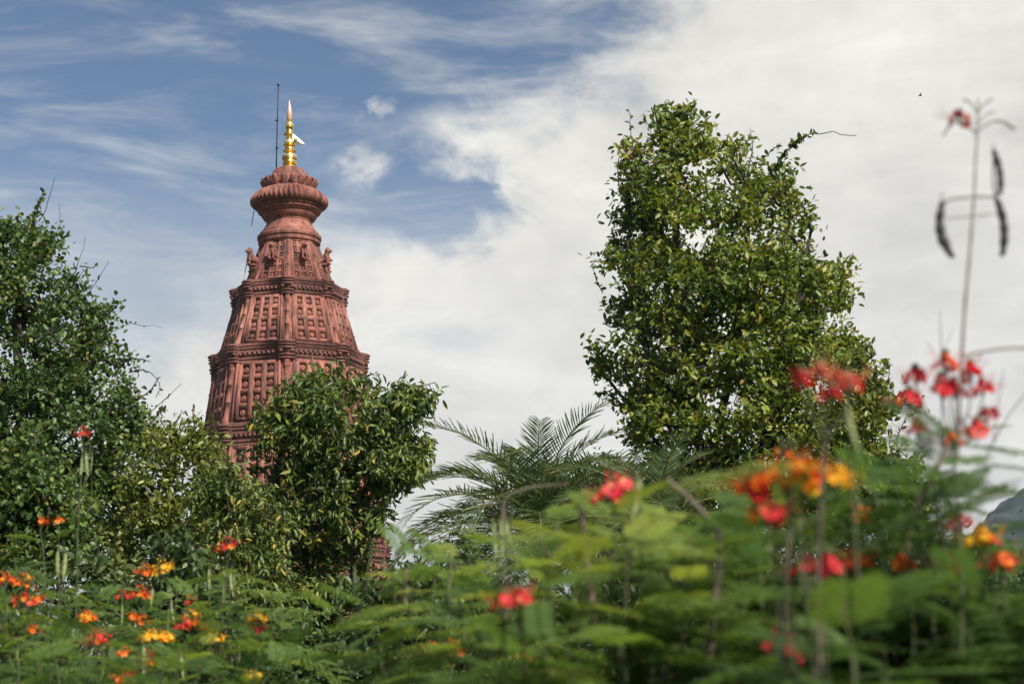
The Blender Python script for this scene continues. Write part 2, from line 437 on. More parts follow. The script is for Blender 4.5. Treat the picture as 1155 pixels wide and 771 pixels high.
# ------------------------------------------------------------------ temple tower
def temple_tower():
    D = 70.0
    ax = at(326.5, 330, D)
    base = np.array([ax[0], ax[1], 0.0])

    def zat(py):
        lo, hi = -5.0, 60.0
        for _ in range(50):
            mid = (lo + hi) / 2
            if project((base[0], base[1], mid))[1] > py: lo = mid
            else: hi = mid
        return (lo + hi) / 2

    def rad(px, py):
        return px * project((base[0], base[1], zat(py)))[2] / F_PX

    U = rad(1, 400)                                   # metres per photo pixel at the tower
    t = thing("temple_tower", base, "tall red sandstone temple spire with carved panels and gold finial", "temple tower")
    t.rotation_euler.z = math.atan2(-base[1], -base[0]) + PI / 2 + math.radians(-2)
    S = M["stone"]
    VA = [-PI / 2 + k * PI / 4 for k in range(8)]      # a vertex of the octagon faces the camera

    def outline(R, b, e):
        pts = []
        for k in range(8):
            a = VA[k]
            v = np.array([math.cos(a), math.sin(a)]) * R
            p = np.array([math.cos(a - PI / 4), math.sin(a - PI / 4)]) * R
            q = np.array([math.cos(a + PI / 4), math.sin(a + PI / 4)]) * R
            n1 = np.array([math.cos(a - PI / 8), math.sin(a - PI / 8)])
            n2 = np.array([math.cos(a + PI / 8), math.sin(a + PI / 8)])
            A = v + unit(p - v) * b; B = v + unit(q - v) * b
            pts += [A, A + n1 * e, v * (1 + e / math.cos(PI / 8) / R), B + n2 * e, B]
        return np.array(pts)

    def ring3(R, z, b, e):
        o = outline(R, b, e)
        return np.column_stack([o, np.full(len(o), z)])

    def face_fn(k, R0, z0, R1, z1):
        """point on octagon face k: s in -1..1 across, u 0..1 up, o outward"""
        a0, a1 = VA[k], VA[k] + PI / 4
        am = (a0 + a1) / 2
        tan = np.array([-math.sin(am), math.cos(am), 0]); nor = np.array([math.cos(am), math.sin(am), 0])
        dz, dr = z1 - z0, (R0 - R1) * math.cos(PI / 8)
        nn = unit(nor * dz + np.array([0, 0, dr]))
        def fn(s, u, o):
            R = R0 + (R1 - R0) * u
            return nor * R * math.cos(PI / 8) + tan * (s * R * math.sin(PI / 8)) + np.array([0, 0, z0 + dz * u]) + nn * o
        return fn

    def fbox(q, fn, s0, s1, u0, u1, o0, o1, inset=0.0):
        a = [fn(s0, u0, o0), fn(s1, u0, o0), fn(s1, u1, o0), fn(s0, u1, o0)]
        ds, du = (s1 - s0) * inset, (u1 - u0) * inset
        c = [fn(s0 + ds, u0 + du, o1), fn(s1 - ds, u0 + du, o1), fn(s1 - ds, u1 - du, o1), fn(s0 + ds, u1 - du, o1)]
        q.hexa(a + c)

    def fdisc(q, fn, sc, uc, rs, ru, o0, o1, n=8, taper=0.75):
        an = np.arange(n) * 2 * PI / n + PI / n
        r0 = [fn(sc + rs * math.cos(x), uc + ru * math.sin(x), o0) for x in an]
        r1 = [fn(sc + rs * math.cos(x), uc + ru * math.sin(x), o1 * 0.7) for x in an]
        r2 = [fn(sc + rs * taper * math.cos(x), uc + ru * taper * math.sin(x), o1) for x in an]
        r3 = [fn(sc + rs * 0.45 * math.cos(x), uc + ru * 0.45 * math.sin(x), o1 * 0.55) for x in an]
        r4 = [fn(sc + rs * 0.02 * math.cos(x), uc + ru * 0.02 * math.sin(x), o1 * 1.1) for x in an]
        q.loops([r0, r1, r2, r3, r4])

    def tier(R0, z0, R1, z1, cols, rows, zoneb, col_r, full=True):
        q = Quads()
        e = 0.10
        q.loops([ring3(R0, z0 - 0.02, zoneb * R0, e), ring3(R1, z1 + 0.02, zoneb * R1, e)])
        # base and head mouldings of the wall
        H = z1 - z0
        to = q.build("tier", S, t)
        W = 0.74                                       # half width of the carved field (-1..1)
        for k in range(8):
            fn = face_fn(k, R0, z0, R1, z1)
            p = Quads()
            Wf = 1 - zoneb / math.sin(PI / 8) / 2 * 1.0
            Wf = 1 - zoneb * 2.5
            d = 0.17 if full else 0.12
            cw = 2 * (Wf - 0.06) / cols; rh = 0.94 / rows
            rb = cw * 0.21
            for i in range(cols + 1):
                s = -(Wf - 0.06) + i * cw
                fbox(p, fn, s - rb, s + rb, 0.03, 0.97, -0.05, d, 0.02)
            for j in range(rows + 1):
                u = 0.03 + j * rh
                fbox(p, fn, -(Wf - 0.06), Wf - 0.06, max(0.012, u - rh * 0.19), min(0.985, u + rh * 0.19), -0.05, d * 0.97, 0.02)
            for i in range(cols):
                for j in range(rows):
                    sc = -(Wf - 0.06) + (i + 0.5) * cw; uc = 0.03 + (j + 0.5) * rh
                    fbox(p, fn, sc - cw * .245, sc + cw * .245, uc - rh * .255, uc + rh * .255, -0.03, d * 0.40, 0.08)
                    fdisc(p, fn, sc, uc, cw * 0.20, rh * 0.22, d * 0.3, d * 0.95)
                    for (dx, dy) in ((-1, -1), (1, -1), (1, 1), (-1, 1)):
                        fbox(p, fn, sc + dx * cw * 0.19 - cw * .035, sc + dx * cw * 0.19 + cw * .035,
                             uc + dy * rh * 0.22 - rh * .035, uc + dy * rh * 0.22 + rh * .035, d * 0.3, d * 0.6, 0.2)
            # flanking raised strips
            for sg in (-1, 1):
                fbox(p, fn, sg * (Wf + 0.045) - 0.035, sg * (Wf + 0.045) + 0.035, 0.0, 1.0, -0.05, d * 1.25)
            p.build("carved_panel", S, to)
        for k in range(8):                             # round corner columns with base, rings and capital
            a = VA[k]
            c = np.array([math.cos(a), math.sin(a), 0])
            p0 = c * (R0 + 0.05) + np.array([0, 0, z0]); p1 = c * (R1 + 0.05) + np.array([0, 0, z1])
            prof = [(0, 1.25), (.07, 1.25), (.075, 1.0), (.10, 1.0), (.11, .86), (.33, .84), (.335, 1.04), (.355, 1.04), (.36, .84),
                    (.62, .82), (.625, 1.02), (.645, 1.02), (.65, .82), (.86, .80), (.87, 1.0), (.90, 1.12), (.93, 1.0), (.94, 1.22), (1, 1.22)]
            q2 = Quads()
            q2.tube([p0 + (p1 - p0) * u for u, _ in prof], [col_r * r for _, r in prof], 10, cap=False)
            q2.build("corner_column", S, to)
        return to

    def cornice(Rw, z0, Rn, h_px, zoneb, zn, out=1.0, name="cornice"):
        """stepped moulding band from wall radius Rw at z0, closing back to radius Rn above"""
        prof = [(-.3, -.6), (2.4, -.6), (3.0, .4), (3.0, 1.6), (1.2, 1.9), (1.2, 2.9), (3.4, 3.2), (3.9, 3.9), (3.9, 5.0), (1.6, 5.3), (1.6, 6.4), (2.4, 6.5), (2.4, 10.6),
                (4.3, 10.9), (4.7, 11.5), (4.7, 12.7), (2.2, 13.0), (2.2, 14.4), (4.5, 14.7), (4.9, 15.2), (4.9, 16.2), (2.8, 16.5), (2.8, 17.4), (5.2, 17.7), (5.4, 18.2), (5.4, 20.0), (4.6, 20.4)]
        k = h_px / 20.4
        q = Quads()
        rings = [ring3(Rw + dr * U * out, z0 + z * U * k, zoneb * Rw, 0.16) for dr, z in prof]
        rings.append(ring3(Rn + 0.06, zn + 0.03, zoneb * Rn, 0.12))
        rings.append(ring3(Rn - 0.25, zn + 0.05, zoneb * Rn, 0.05))
        q.loops(rings)
        dq = q                                          # dentils in the recess and bosses above
        for f in range(8):
            R = Rw + 2.4 * U * out
            fn = face_fn(f, R, z0 + 6.7 * U * k, R, z0 + 10.5 * U * k)
            n = max(9, int(2 * R * math.sin(PI / 8) / 0.24))
            for i in range(n):
                s = -0.94 + 1.88 * (i + 0.5) / n
                edge = 0.16 if abs(s) > 1 - zoneb * 2.6 else 0.0
                fbox(dq, fn, s - 0.55 / n, s + 0.55 / n, 0.04, 0.9, -0.04 + edge, 0.10 * out + edge)
            R = Rw + 2.2 * U * out
            fn = face_fn(f, R, z0 + 13.0 * U * k, R, z0 + 14.4 * U * k)
            n2 = n + 5
            for i in range(n2):
                s = -0.94 + 1.88 * (i + 0.5) / n2
                edge = 0.16 if abs(s) > 1 - zoneb * 2.6 else 0.0
                fbox(dq, fn, s - 0.5 / n2, s + 0.5 / n2, 0.02, 0.55, -0.03 + edge, 0.06 * out + edge)
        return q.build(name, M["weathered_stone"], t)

    zb = 0.105
    # storeys, measured off the silhouette (half width in px, height in px)
    z_low = 0.0
    R = lambda px, py: rad(px, py)
    # plinth and lower storey (mostly behind the trees)
    q = Quads()
    q.loops([ring3(R(150, 640), z_low - 0.3, zb * 6.5, .2), ring3(R(150, 640), 0.9, zb * 6.5, .2), ring3(R(143, 640), 1.1, zb * 6.2, .2),
             ring3(R(140, 640), 2.2, zb * 6, .2), ring3(R(132, 640), 2.5, zb * 5.6, .16), ring3(R(124, 640), 2.55, zb * 5.4, .1)])
    q.build("plinth", S, t)
    z4 = zat(640)
    tier(R(121, 640), 2.5, R(107, 640), z4, 3, 4, zb, 0.17)
    cornice(R(107, 640), z4, R(105, 618), 21, zb, zat(618))
    z3 = zat(511)
    tier(R(105, 618), zat(618), R(93, 511), z3, 3, 5, zb, 0.16)
    cornice(R(93, 511), z3, R(92, 487), 23, zb, zat(487), 1.15)
    tier(R(92, 487), zat(487), R(81.5, 420.5), zat(420.5), 3, 4, zb, 0.15)
    cornice(R(81.5, 420.5), zat(420.5), R(75, 400), 20, zb, zat(400))
    tier(R(75, 400), zat(400), R(58.5, 345.5), zat(345.5), 3, 4, zb, 0.13)
    cornice(R(58.5, 345.5), zat(345.5), R(49, 326), 19, zb, zat(326), 0.95)
    zt0, zt1 = zat(326), zat(277)
    tier(R(49, 326), zt0, R(30, 277), zt1, 3, 6, zb * 0.9, 0.075, full=False)

    # round crown of the spire
    def lathe(name, prof, n=64, mod=None, mat=S, parent=t, smooth=True):
        q = Quads()
        rings = []
        an = np.arange(n) * 2 * PI / n
        for i, (r, z) in enumerate(prof):
            rr = np.full(n, r) if mod is None else r * (1 + mod(an, i))
            rings.append(np.column_stack([rr * np.cos(an), rr * np.sin(an), np.full(n, z)]))
        q.loops(rings)
        o = q.build(name, mat, parent, smooth=smooth)
        o.data.set_sharp_from_angle(angle=math.radians(32))
        return o

    def pl(lst): return [(rad(h, y), zat(y)) for h, y in lst]
    lathe("neck_moulding", pl([(27, 280), (32.5, 279.5), (32.5, 277.5), (34.5, 276.8), (35, 274), (33.6, 273), (35.6, 271.5), (36, 268.5), (34.5, 267.5), (33, 266), (33, 264.5), (31.5, 263.5), (28.5, 259), (26, 255), (24.2, 251), (23.8, 246), (23.8, 243)]))
    lathe("cup", pl([(22, 257), (23.4, 255.5), (24.2, 254.2), (24.2, 253), (25.6, 252.2), (25.6, 251), (28.2, 248.6), (30.6, 245.8), (30.9, 244.6), (29.9, 244.2), (32.6, 242.4), (35.2, 240.2), (35.6, 238.8), (34.6, 238.3),
                       (36.8, 237.4), (37.4, 236.2), (37.0, 235.4), (34, 234.8)]))
    ribs = 46
    am = pl([(34, 234.5), (38.4, 235.0), (40.6, 233.6), (42.3, 231.6), (42.8, 229), (41.6, 225.8), (39.0, 222.8), (36, 220.2), (33, 218.2), (30.5, 217), (28, 216.4)])
    wgt = [0.0, .008, .018, .028, .036, .044, .055, .064, .070, .055, 0.0]
    lathe("ribbed_disc", am, n=ribs * 8, mod=lambda an, i: wgt[i] * (np.abs(np.cos(an * ribs / 2)) * 2 - 1.2))
    lathe("lotus_seat", pl([(26, 216), (28.5, 216.5), (28.5, 215.5), (26, 214), (24.5, 211), (24, 207), (23.5, 204), (22, 202.5)]))
    lotus = Quads()
    for k in range(18):                                # curled lotus petals standing round the seat
        a = k * 2 * PI / 18
        c = np.array([math.cos(a), math.sin(a), 0]); tn = np.array([-math.sin(a), math.cos(a), 0])
        rows = []
        for (r_px, y, w) in ((24.5, 217, 1.6), (27.0, 215.5, 3.2), (28.6, 213, 4.0), (29.8, 210, 4.1), (31.2, 207.2, 3.7), (31.6, 205.2, 2.9), (30.0, 204.2, 2.4), (27.5, 206, 2.6), (25.0, 210, 2.4), (24, 213, 1.6)):
            cen = c * rad(r_px, 205) + np.array([0, 0, zat(y)])
            rows.append([cen - tn * w * U - c * .05, cen - tn * w * U * .5 + c * 0.03, cen + c * .06, cen + tn * w * U * .5 + c * 0.03, cen + tn * w * U - c * .05])
        lotus.loops(rows, closed=False)
    lotus.build("lotus_petals", S, t, smooth=True)
    lathe("dome", pl([(22.5, 206), (22.5, 203), (20.6, 202), (20.4, 200), (19.6, 197.5), (18.4, 195), (16.6, 192.8), (14, 191.2), (11, 190.2), (6, 189.8)]))

    fin = lathe("gold_finial", pl([(7.0, 191), (7.0, 189), (6.2, 188.5), (6.2, 186.6), (7.6, 186), (8.0, 184.5), (7.3, 183), (7.0, 181), (8.3, 180), (8.0, 178.5)]), 32, mat=M["gold"])
    lathe("pale_bulb", pl([(8.0, 178.8), (8.6, 177.8), (8.5, 176.4), (7.0, 175.2), (5.2, 174.6)]), 32, mat=M["pale_gold"], parent=fin)
    lathe("ring_stack", pl([(5.2, 174.8), (4.9, 173.4), (5.2, 171.8), (7.2, 171), (7.4, 170), (5.5, 169.2), (4.9, 168), (4.9, 166.5), (5.2, 165.4), (6.8, 164.6), (7.0, 163.4), (6.2, 162.4)]), 32, mat=M["gold"], parent=fin)
    lathe("pale_bulb", pl([(6.2, 162.6), (6.6, 161.2), (6.2, 159.6), (4.8, 158.8), (4.2, 158.2)]), 32, mat=M["pale_gold"], parent=fin)
    lathe("ring_stack", pl([(4.2, 158.4), (4.0, 154.5), (4.4, 153.4), (6.3, 152.4), (6.3, 151.4), (4.2, 150.6), (3.5, 149), (3.5, 146.5), (4.6, 145), (4.8, 143.8), (4.2, 142.8)]), 32, mat=M["gold"], parent=fin)
    lathe("pale_bulb", pl([(4.2, 143), (4.8, 141.8), (4.6, 139.8), (3.2, 138.8)]), 32, mat=M["pale_gold"], parent=fin)
    lathe("ring_stack", pl([(3.0, 139.2), (2.8, 137), (3.3, 136), (3.3, 135), (2.4, 134)]), 32, mat=M["gold"], parent=fin)
    lathe("flame_tip", pl([(2.2, 134.6), (2.9, 131.5), (3.3, 128.5), (3.0, 125.5), (2.3, 122), (1.5, 118.5), (0.8, 115.5), (0.1, 113)]), 20, mat=M["tip"], parent=fin)

    # guardian figures: crouching lions on brackets, one per face of the top storey
    def guardian():
        bm = bmesh.new()
        def ball(c, r, sc=(1, 1, 1), rot=0.0):
            m4 = Matrix.Translation(Vector(c)) @ Matrix.Rotation(rot, 4, 'Y') @ Matrix.Diagonal((r * sc[0], r * sc[1], r * sc[2], 1))
            bmesh.ops.create_icosphere(bm, subdivisions=2, radius=1, matrix=m4)
        # x points outward from the wall
        ball((0.20, 0, 0.14), 0.20, (1.7, .9, .85), -0.2)        # trunk
        ball((0.42, 0, 0.30), 0.17, (1.0, .95, 1.15))            # chest
        ball((0.50, 0, 0.52), 0.155, (1.0, .95, 1.05))           # mane
        ball((0.61, 0, 0.53), 0.105, (1.0, .9, .85))             # head
        ball((0.70, 0, 0.50), 0.06, (1.2, .9, .7))               # muzzle
        for y in (-1, 1):
            ball((0.52, .085 * y, 0.66), 0.045, (.7, .7, 1.2))   # ears
            ball((0.54, .10 * y, 0.10), 0.065, (.9, .9, 2.4), .15)  # forelegs
            ball((0.58, .10 * y, -.04), 0.07, (1.4, 1, .6))      # paws
            ball((0.12, .15 * y, 0.08), 0.13, (1.2, .7, 1.1))    # haunch
        ball((0.02, 0, 0.46), 0.05, (.8, .8, 3.0), .35)          # tail
        ball((0.30, 0, -.10), 0.14, (2.4, 1.3, .42))             # bracket
        ball((0.14, 0, -.22), 0.13, (1.5, 1.1, .8))
        me = bpy.data.meshes.new("guardian_figure"); bm.to_mesh(me); bm.free()
        o = bpy.data.objects.new("guardian_figure", me); COL.objects.link(o)
        rm = o.modifiers.new("remesh", 'REMESH'); rm.mode = 'VOXEL'; rm.voxel_size = 0.028
        dg = bpy.context.evaluated_depsgraph_get()
        me2 = bpy.data.meshes.new_from_object(o.evaluated_get(dg))
        bpy.data.objects.remove(o); bpy.data.meshes.remove(me)
        me2.name = "guardian_figure"; me2.materials.clear(); me2.materials.append(S)
        return me2
    gm = guardian()
    zg = zat(300); rg = (rad(49, 326) + (rad(30, 277) - rad(49, 326)) * (zg - zt0) / (zt1 - zt0)) * math.cos(PI / 8)
    for k in range(8):
        o = bpy.data.objects.new("guardian_figure", gm); COL.objects.link(o); o.parent = t
        a = VA[k] + PI / 8
        o.location = (math.cos(a) * (rg - 0.02), math.sin(a) * (rg - 0.02), zg - 0.05)
        o.rotation_euler.z = a
        o.scale = (1.0, 1.05, 1.15)

    # lightning rod beside the finial
    q = Quads()
    rot = Matrix.Rotation(-t.rotation_euler.z, 3, 'Z')
    def loc(px, py, dy=0.0):
        return np.array(rot @ Vector(at(px, py, D + dy) - base))
    q.tube([loc(311.6, 193), loc(312, 170), loc(313, 130), loc(313.9, 97)], [0.034, .032, .028, .024], 8)
    q.tube([loc(313.9, 97.4), loc(313.9, 96.6), loc(314, 95.4), loc(314, 94.6)], [0.02, .07, .07, .02], 8)
    for y in (136, 167):
        q.tube([loc(310.8, y), loc(313.8, y)], [.05, .05], 6)
    q.build("lightning_rod", M["dark_metal"], t)

    # things that hang on the tower
    q = Quads()
    c0 = at(286.5, 238, D - 0.3)
    pts = [c0, at(283.5, 255, D - .6), at(281.2, 270, D - .8), at(279.5, 285, D - .9), at(278, 298, D - .8), at(276, 309, D - .9), at(273.5, 322, D - 1.1),
           at(271.5, 331, D - 1.3), at(268, 346, D - 1.0)]
    q.tube(pts, 0.022, 6)
    o = q.build("cable", M["cable"])
    tag(o, "thin grey cable hanging down the left of the red spire from the ribbed disc", "cable")
    q = Quads()
    A0, A1 = at(329.5, 150.5, D - .2), at(329.5, 162, D - .2)
    rows = []
    for i in range(13):
        f = i / 12.0
        up = at(329.5 + 14 * f, 150.5 + 11.5 * f ** 1.2, D - .2 + .10 * math.sin(f * 7)); dn = at(329.5 + 14 * f, 161 + 3.2 * f, D - .2 + .10 * math.sin(f * 7 + .5))
        rows.append([up - (0, .008, 0), dn - (0, .008, 0), dn + (0, .008, 0), up + (0, .008, 0)])
    q.loops(rows)
    fl = q.build("pennant", M["white_cloth"])
    tag(fl, "small white triangular pennant flying from the gold finial", "flag")
    e = Quads()                                         # round emblem on the cloth
    cc = at(333.2, 157.2, D - .245)
    for r0, r1 in ((.045, .075), (0.0, .022)):
        an = np.linspace(0, 2 * PI, 13)[:-1]
        ring = lambda r, yy: [cc + np.array([r * math.cos(x), yy, r * math.sin(x)]) for x in an]
        e.loops([ring(max(r0, .002), -.004), ring(r1, -.004), ring(r1, 0.05)])
    e.build("emblem", M["brown_stem"], fl)
    return base


# ------------------------------------------------------------------ trees
def lobe_points(lobes, d, n, shell=0.33, depth_k=0.85, ragged=0.16):
    """clusters of twig ends spread through the lobes"""
    per = 9
    cen, lob = lobe_centres(lobes, d, max(4, n // per), shell, depth_k, ragged)
    idx = np.repeat(np.arange(len(cen)), per)
    sc = 0.25 * d / 30.0
    pts = cen[idx] + rng.normal(0, 1, (len(idx), 3)) * np.array([sc, sc, sc * .75])
    return pts, lob[idx]


def lobe_centres(lobes, d, n, shell, depth_k, ragged):
    """points inside the lobes (px, py, rx, ry[, weight[, depth offset]])"""
    out, lob = [], []
    w = np.array([(l[2] * l[3]) * (l[4] if len(l) > 4 else 1.0) for l in lobes], float)
    idx = rng.choice(len(lobes), n, p=w / w.sum())
    for i in idx:
        l = lobes[i]
        off = l[5] if len(l) > 5 else 0.0
        c = at(l[0], l[1], d + off)
        k = d / F_PX
        v = unit(rng.normal(size=3)); r = rng.random() ** shell * (1 + rng.normal(0, ragged) * (rng.random() < .5))
        out.append(c + v * r * np.array([l[2] * k, 0.5 * (l[2] + l[3]) * k * depth_k, l[3] * k])); lob.append(i)
    return np.array(out), np.array(lob)


def inside(poly, x, y):
    """even-odd test for arrays of points"""
    P = np.array(poly, float); r = np.zeros(len(x), bool)
    for (x0, y0), (x1, y1) in zip(P, np.roll(P, -1, 0)):
        if y0 == y1: continue
        c = ((y0 > y) != (y1 > y)) & (x < (x1 - x0) * (y - y0) / (y1 - y0) + x0)
        r ^= c
    return r


def edge_dist(poly, x, y):
    P = np.array(poly, float); best = np.full(len(x), 1e9)
    q = np.stack([x, y], 1)
    for a, b in zip(P, np.roll(P, -1, 0)):
        t = np.clip(((q - a) @ (b - a)) / max(1e-9, (b - a) @ (b - a)), 0, 1)
        best = np.minimum(best, np.linalg.norm(q - (a + t[:, None] * (b - a)), axis=1))
    return best


def crown_points(poly, d, n, margin=5.0, depth_k=0.85, per=8, gap=0.2, csize=13.0):
    """twig ends filling a crown of the given outline: real depth from the local width, in clusters with gaps between"""
    P = np.array(poly, float); k = d / F_PX
    lo, hi = P.min(0), P.max(0)
    ph = rng.uniform(0, 6, 9)
    C = []
    while len(C) < n // per:
        x = rng.uniform(lo[0], hi[0], 400); y = rng.uniform(lo[1], hi[1], 400)
        ok = inside(poly, x, y); x, y = x[ok], y[ok]
        for xx, yy in zip(x, y):
            row = np.linspace(lo[0], hi[0], 90); m = inside(poly, row, np.full(90, yy))
            if not m.any(): continue
            j = int(np.abs(row - xx).argmin()); a = b = j
            while a > 0 and m[a - 1]: a -= 1
            while b < 89 and m[b + 1]: b += 1
            hw = max(8.0, (row[b] - row[a]) / 2); u = (xx - (row[a] + row[b]) / 2) / hw
            dep = hw * depth_k * math.sqrt(max(.05, 1 - u * u))
            z = dep * (1 if rng.random() < .5 else -1) * rng.random() ** .45
            g = math.sin(xx / 17 + ph[0]) + math.sin(yy / 15 + ph[1]) + math.sin((xx + yy) / 23 + z / 11 + ph[2]) + math.sin((xx - yy) / 13 + z / 17 + ph[3])
            if g < -0.6 and rng.random() < .35 + gap: continue
            C.append((xx, yy, z))
    C = np.array(C[:n // per])
    idx = np.repeat(np.arange(len(C)), per)
    Q = C[idx] + rng.normal(0, 1, (len(idx), 3)) * np.array([csize, csize * .75, csize])
    sd = edge_dist(poly, Q[:, 0], Q[:, 1]) * np.where(inside(poly, Q[:, 0], Q[:, 1]), 1, -1)
    rag = 7 * np.sin(Q[:, 1] / 11 + ph[4]) * np.sin(Q[:, 0] / 14 + ph[5]) + 4 * np.sin(Q[:, 1] / 4.5 + ph[6])
    keep = sd > margin * rng.uniform(-.5, 1.6, len(Q)) + rag
    Q = Q[keep]
    return np.array([at(a, b, d + z * k) for a, b, z in Q])


def skeleton(stems, tips, bias=0.35):
    """join every tip to a branching skeleton that starts from the given stems"""
    P, par, plen = [], [], []
    for st in stems:
        last = -1
        for p in st:
            p = np.asarray(p, float)
            if last < 0 and P:                           # a stem may start on an earlier one
                dd = np.linalg.norm(np.array(P) - p, axis=1); j = int(dd.argmin())
                if dd[j] < 0.05: last = j; continue
            P.append(p); par.append(last)
            plen.append(0.0 if last < 0 else plen[last] + np.linalg.norm(p - P[last]))
            last = len(P) - 1
    P0 = np.array(P)
    order = np.argsort(np.array([np.linalg.norm(P0 - q, axis=1).min() for q in tips]))
    cap = len(P) + 6 * len(tips)
    A = np.zeros((cap, 3)); A[:len(P)] = P0; L = np.zeros(cap); L[:len(P)] = plen
    n = len(P); par = par + [0] * (cap - n); tip_node = np.zeros(len(tips), int)
    for ti in order:
        q = tips[ti]
        dv = q - A[:n]
        dd = np.linalg.norm(dv, axis=1)
        cost = dd + bias * L[:n] * 0.25 + 0.8 * np.maximum(0, -dv[:, 2]) + 0.3 * np.maximum(0, .15 - dd)
        j = int(cost.argmin())
        seg = max(1, min(4, int(dd[j] / 0.45)))
        for s in range(1, seg + 1):
            f = s / seg
            p = A[j] * (1 - f) + q * f
            if s < seg: p = p + np.array([0, 0, 0.10 * dd[j] * math.sin(PI * f)]) + rng.normal(0, .03 * dd[j], 3)
            last = j if s == 1 else n - 1
            A[n] = p; par[n] = last; L[n] = L[last] + np.linalg.norm(p - A[last]); n += 1
        tip_node[ti] = n - 1
    A = A[:n]; par = np.array(par[:n])
    cnt = np.zeros(n)
    cnt[tip_node] += 1
    for i in range(n - 1, -1, -1):
        if par[i] >= 0: cnt[par[i]] += cnt[i]
    return A, par, cnt, tip_node


def branches(q, A, par, cnt, rtip, power, rmax):
    r = np.minimum(rtip * np.maximum(cnt, 1) ** power, rmax)
    e = np.where(par >= 0)[0]
    a, b = A[par[e]], A[e]
    ra, rb = np.minimum(r[par[e]], r[e] * 1.5), r[e]
    d = unit(b - a)
    ref = np.where(np.abs(d[:, 2:3]) < 0.9, np.array([[0, 0, 1.0]]), np.array([[1.0, 0, 0]]))
    u = unit(np.cross(d, ref)); w = np.cross(d, u)
    K = 6
    an = np.arange(K) * 2 * PI / K
    ring = np.cos(an)[None, :, None] * u[:, None, :] + np.sin(an)[None, :, None] * w[:, None, :]
    Va = a[:, None, :] + ring * ra[:, None, None]; Vb = (b + d * 0.25 * rb[:, None])[:, None, :] + ring * rb[:, None, None]
    V = np.concatenate([Va, Vb], 1).reshape(-1, 3)
    k = np.arange(K); k2 = (k + 1) % K
    f = np.stack([k, k2, K + k2, K + k], 1)
    Fx = (f[None] + (np.arange(len(e)) * 2 * K)[:, None, None]).reshape(-1, 4)
    q.add(V, Fx, 0.5)


def sprig(q, tw, pts, leaf, size, gap, tip_r=0.006, tint=(0.2, 0.8), bare=0.0):
    """a free shoot along a polyline, with leaves"""
    pts = np.asarray(pts, float)
    seg = np.linalg.norm(np.diff(pts, axis=0), axis=1); Ls = np.concatenate([[0], np.cumsum(seg)])
    n = max(4, int(Ls[-1] / 0.15))
    tt = np.linspace(0, Ls[-1], n)
    path = np.stack([np.interp(tt, Ls, pts[:, i]) for i in range(3)], 1)
    path[1:-1] += rng.normal(0, .02, (n - 2, 3))
    tw.tube(path, np.linspace(tip_r * 2.4, tip_r, n), 5, cap=False)
    m = max(1, int(Ls[-1] * (1 - bare) / gap))
    f = np.sort(rng.random(m)) * Ls[-1] * (1 - bare)
    pos = np.stack([np.interp(f, tt, path[:, i]) for i in range(3)], 1)
    g = unit(path[-1] - path[0])
    dirs = unit(rng.normal(size=(m, 3)) + g * .5)
    q.leaves(pos, dirs, rng.normal(size=(m, 3)) * .7 + (0, 0, 1), size * rng.uniform(.6, 1.1, m), leaf, rng.uniform(*tint, m))


def leaf_clump(q, tips, dirs, n, spread, size, leaf, droop, tint_lo, tint_hi, along=0.45, up=0.9):
    T = len(tips)
    cnt = rng.integers(int(n * .55), int(n * 1.45) + 1, T)
    idx = np.repeat(np.arange(T), cnt); N = len(idx)
    back = rng.random(N) ** 1.3 * along
    pos = tips[idx] - dirs[idx] * back[:, None] + rng.normal(0, spread, (N, 3)) * (0.35 + 0.65 * rng.random((N, 1)))
    rd = unit(rng.normal(size=(N, 3)))
    d = unit(rd * 1.0 + dirs[idx] * 0.55 + np.array([0, 0, -droop]))
    nrm = rng.normal(0, .55, (N, 3)) + np.array([0, 0, up]) + dirs[idx] * 0.25
    ct = rng.uniform(tint_lo, tint_hi, T)
    tint = np.clip(ct[idx] + rng.normal(0, .13, N), 0, 1)
    q.leaves(pos, d, nrm, size * rng.uniform(.65, 1.2, N), leaf, tint)


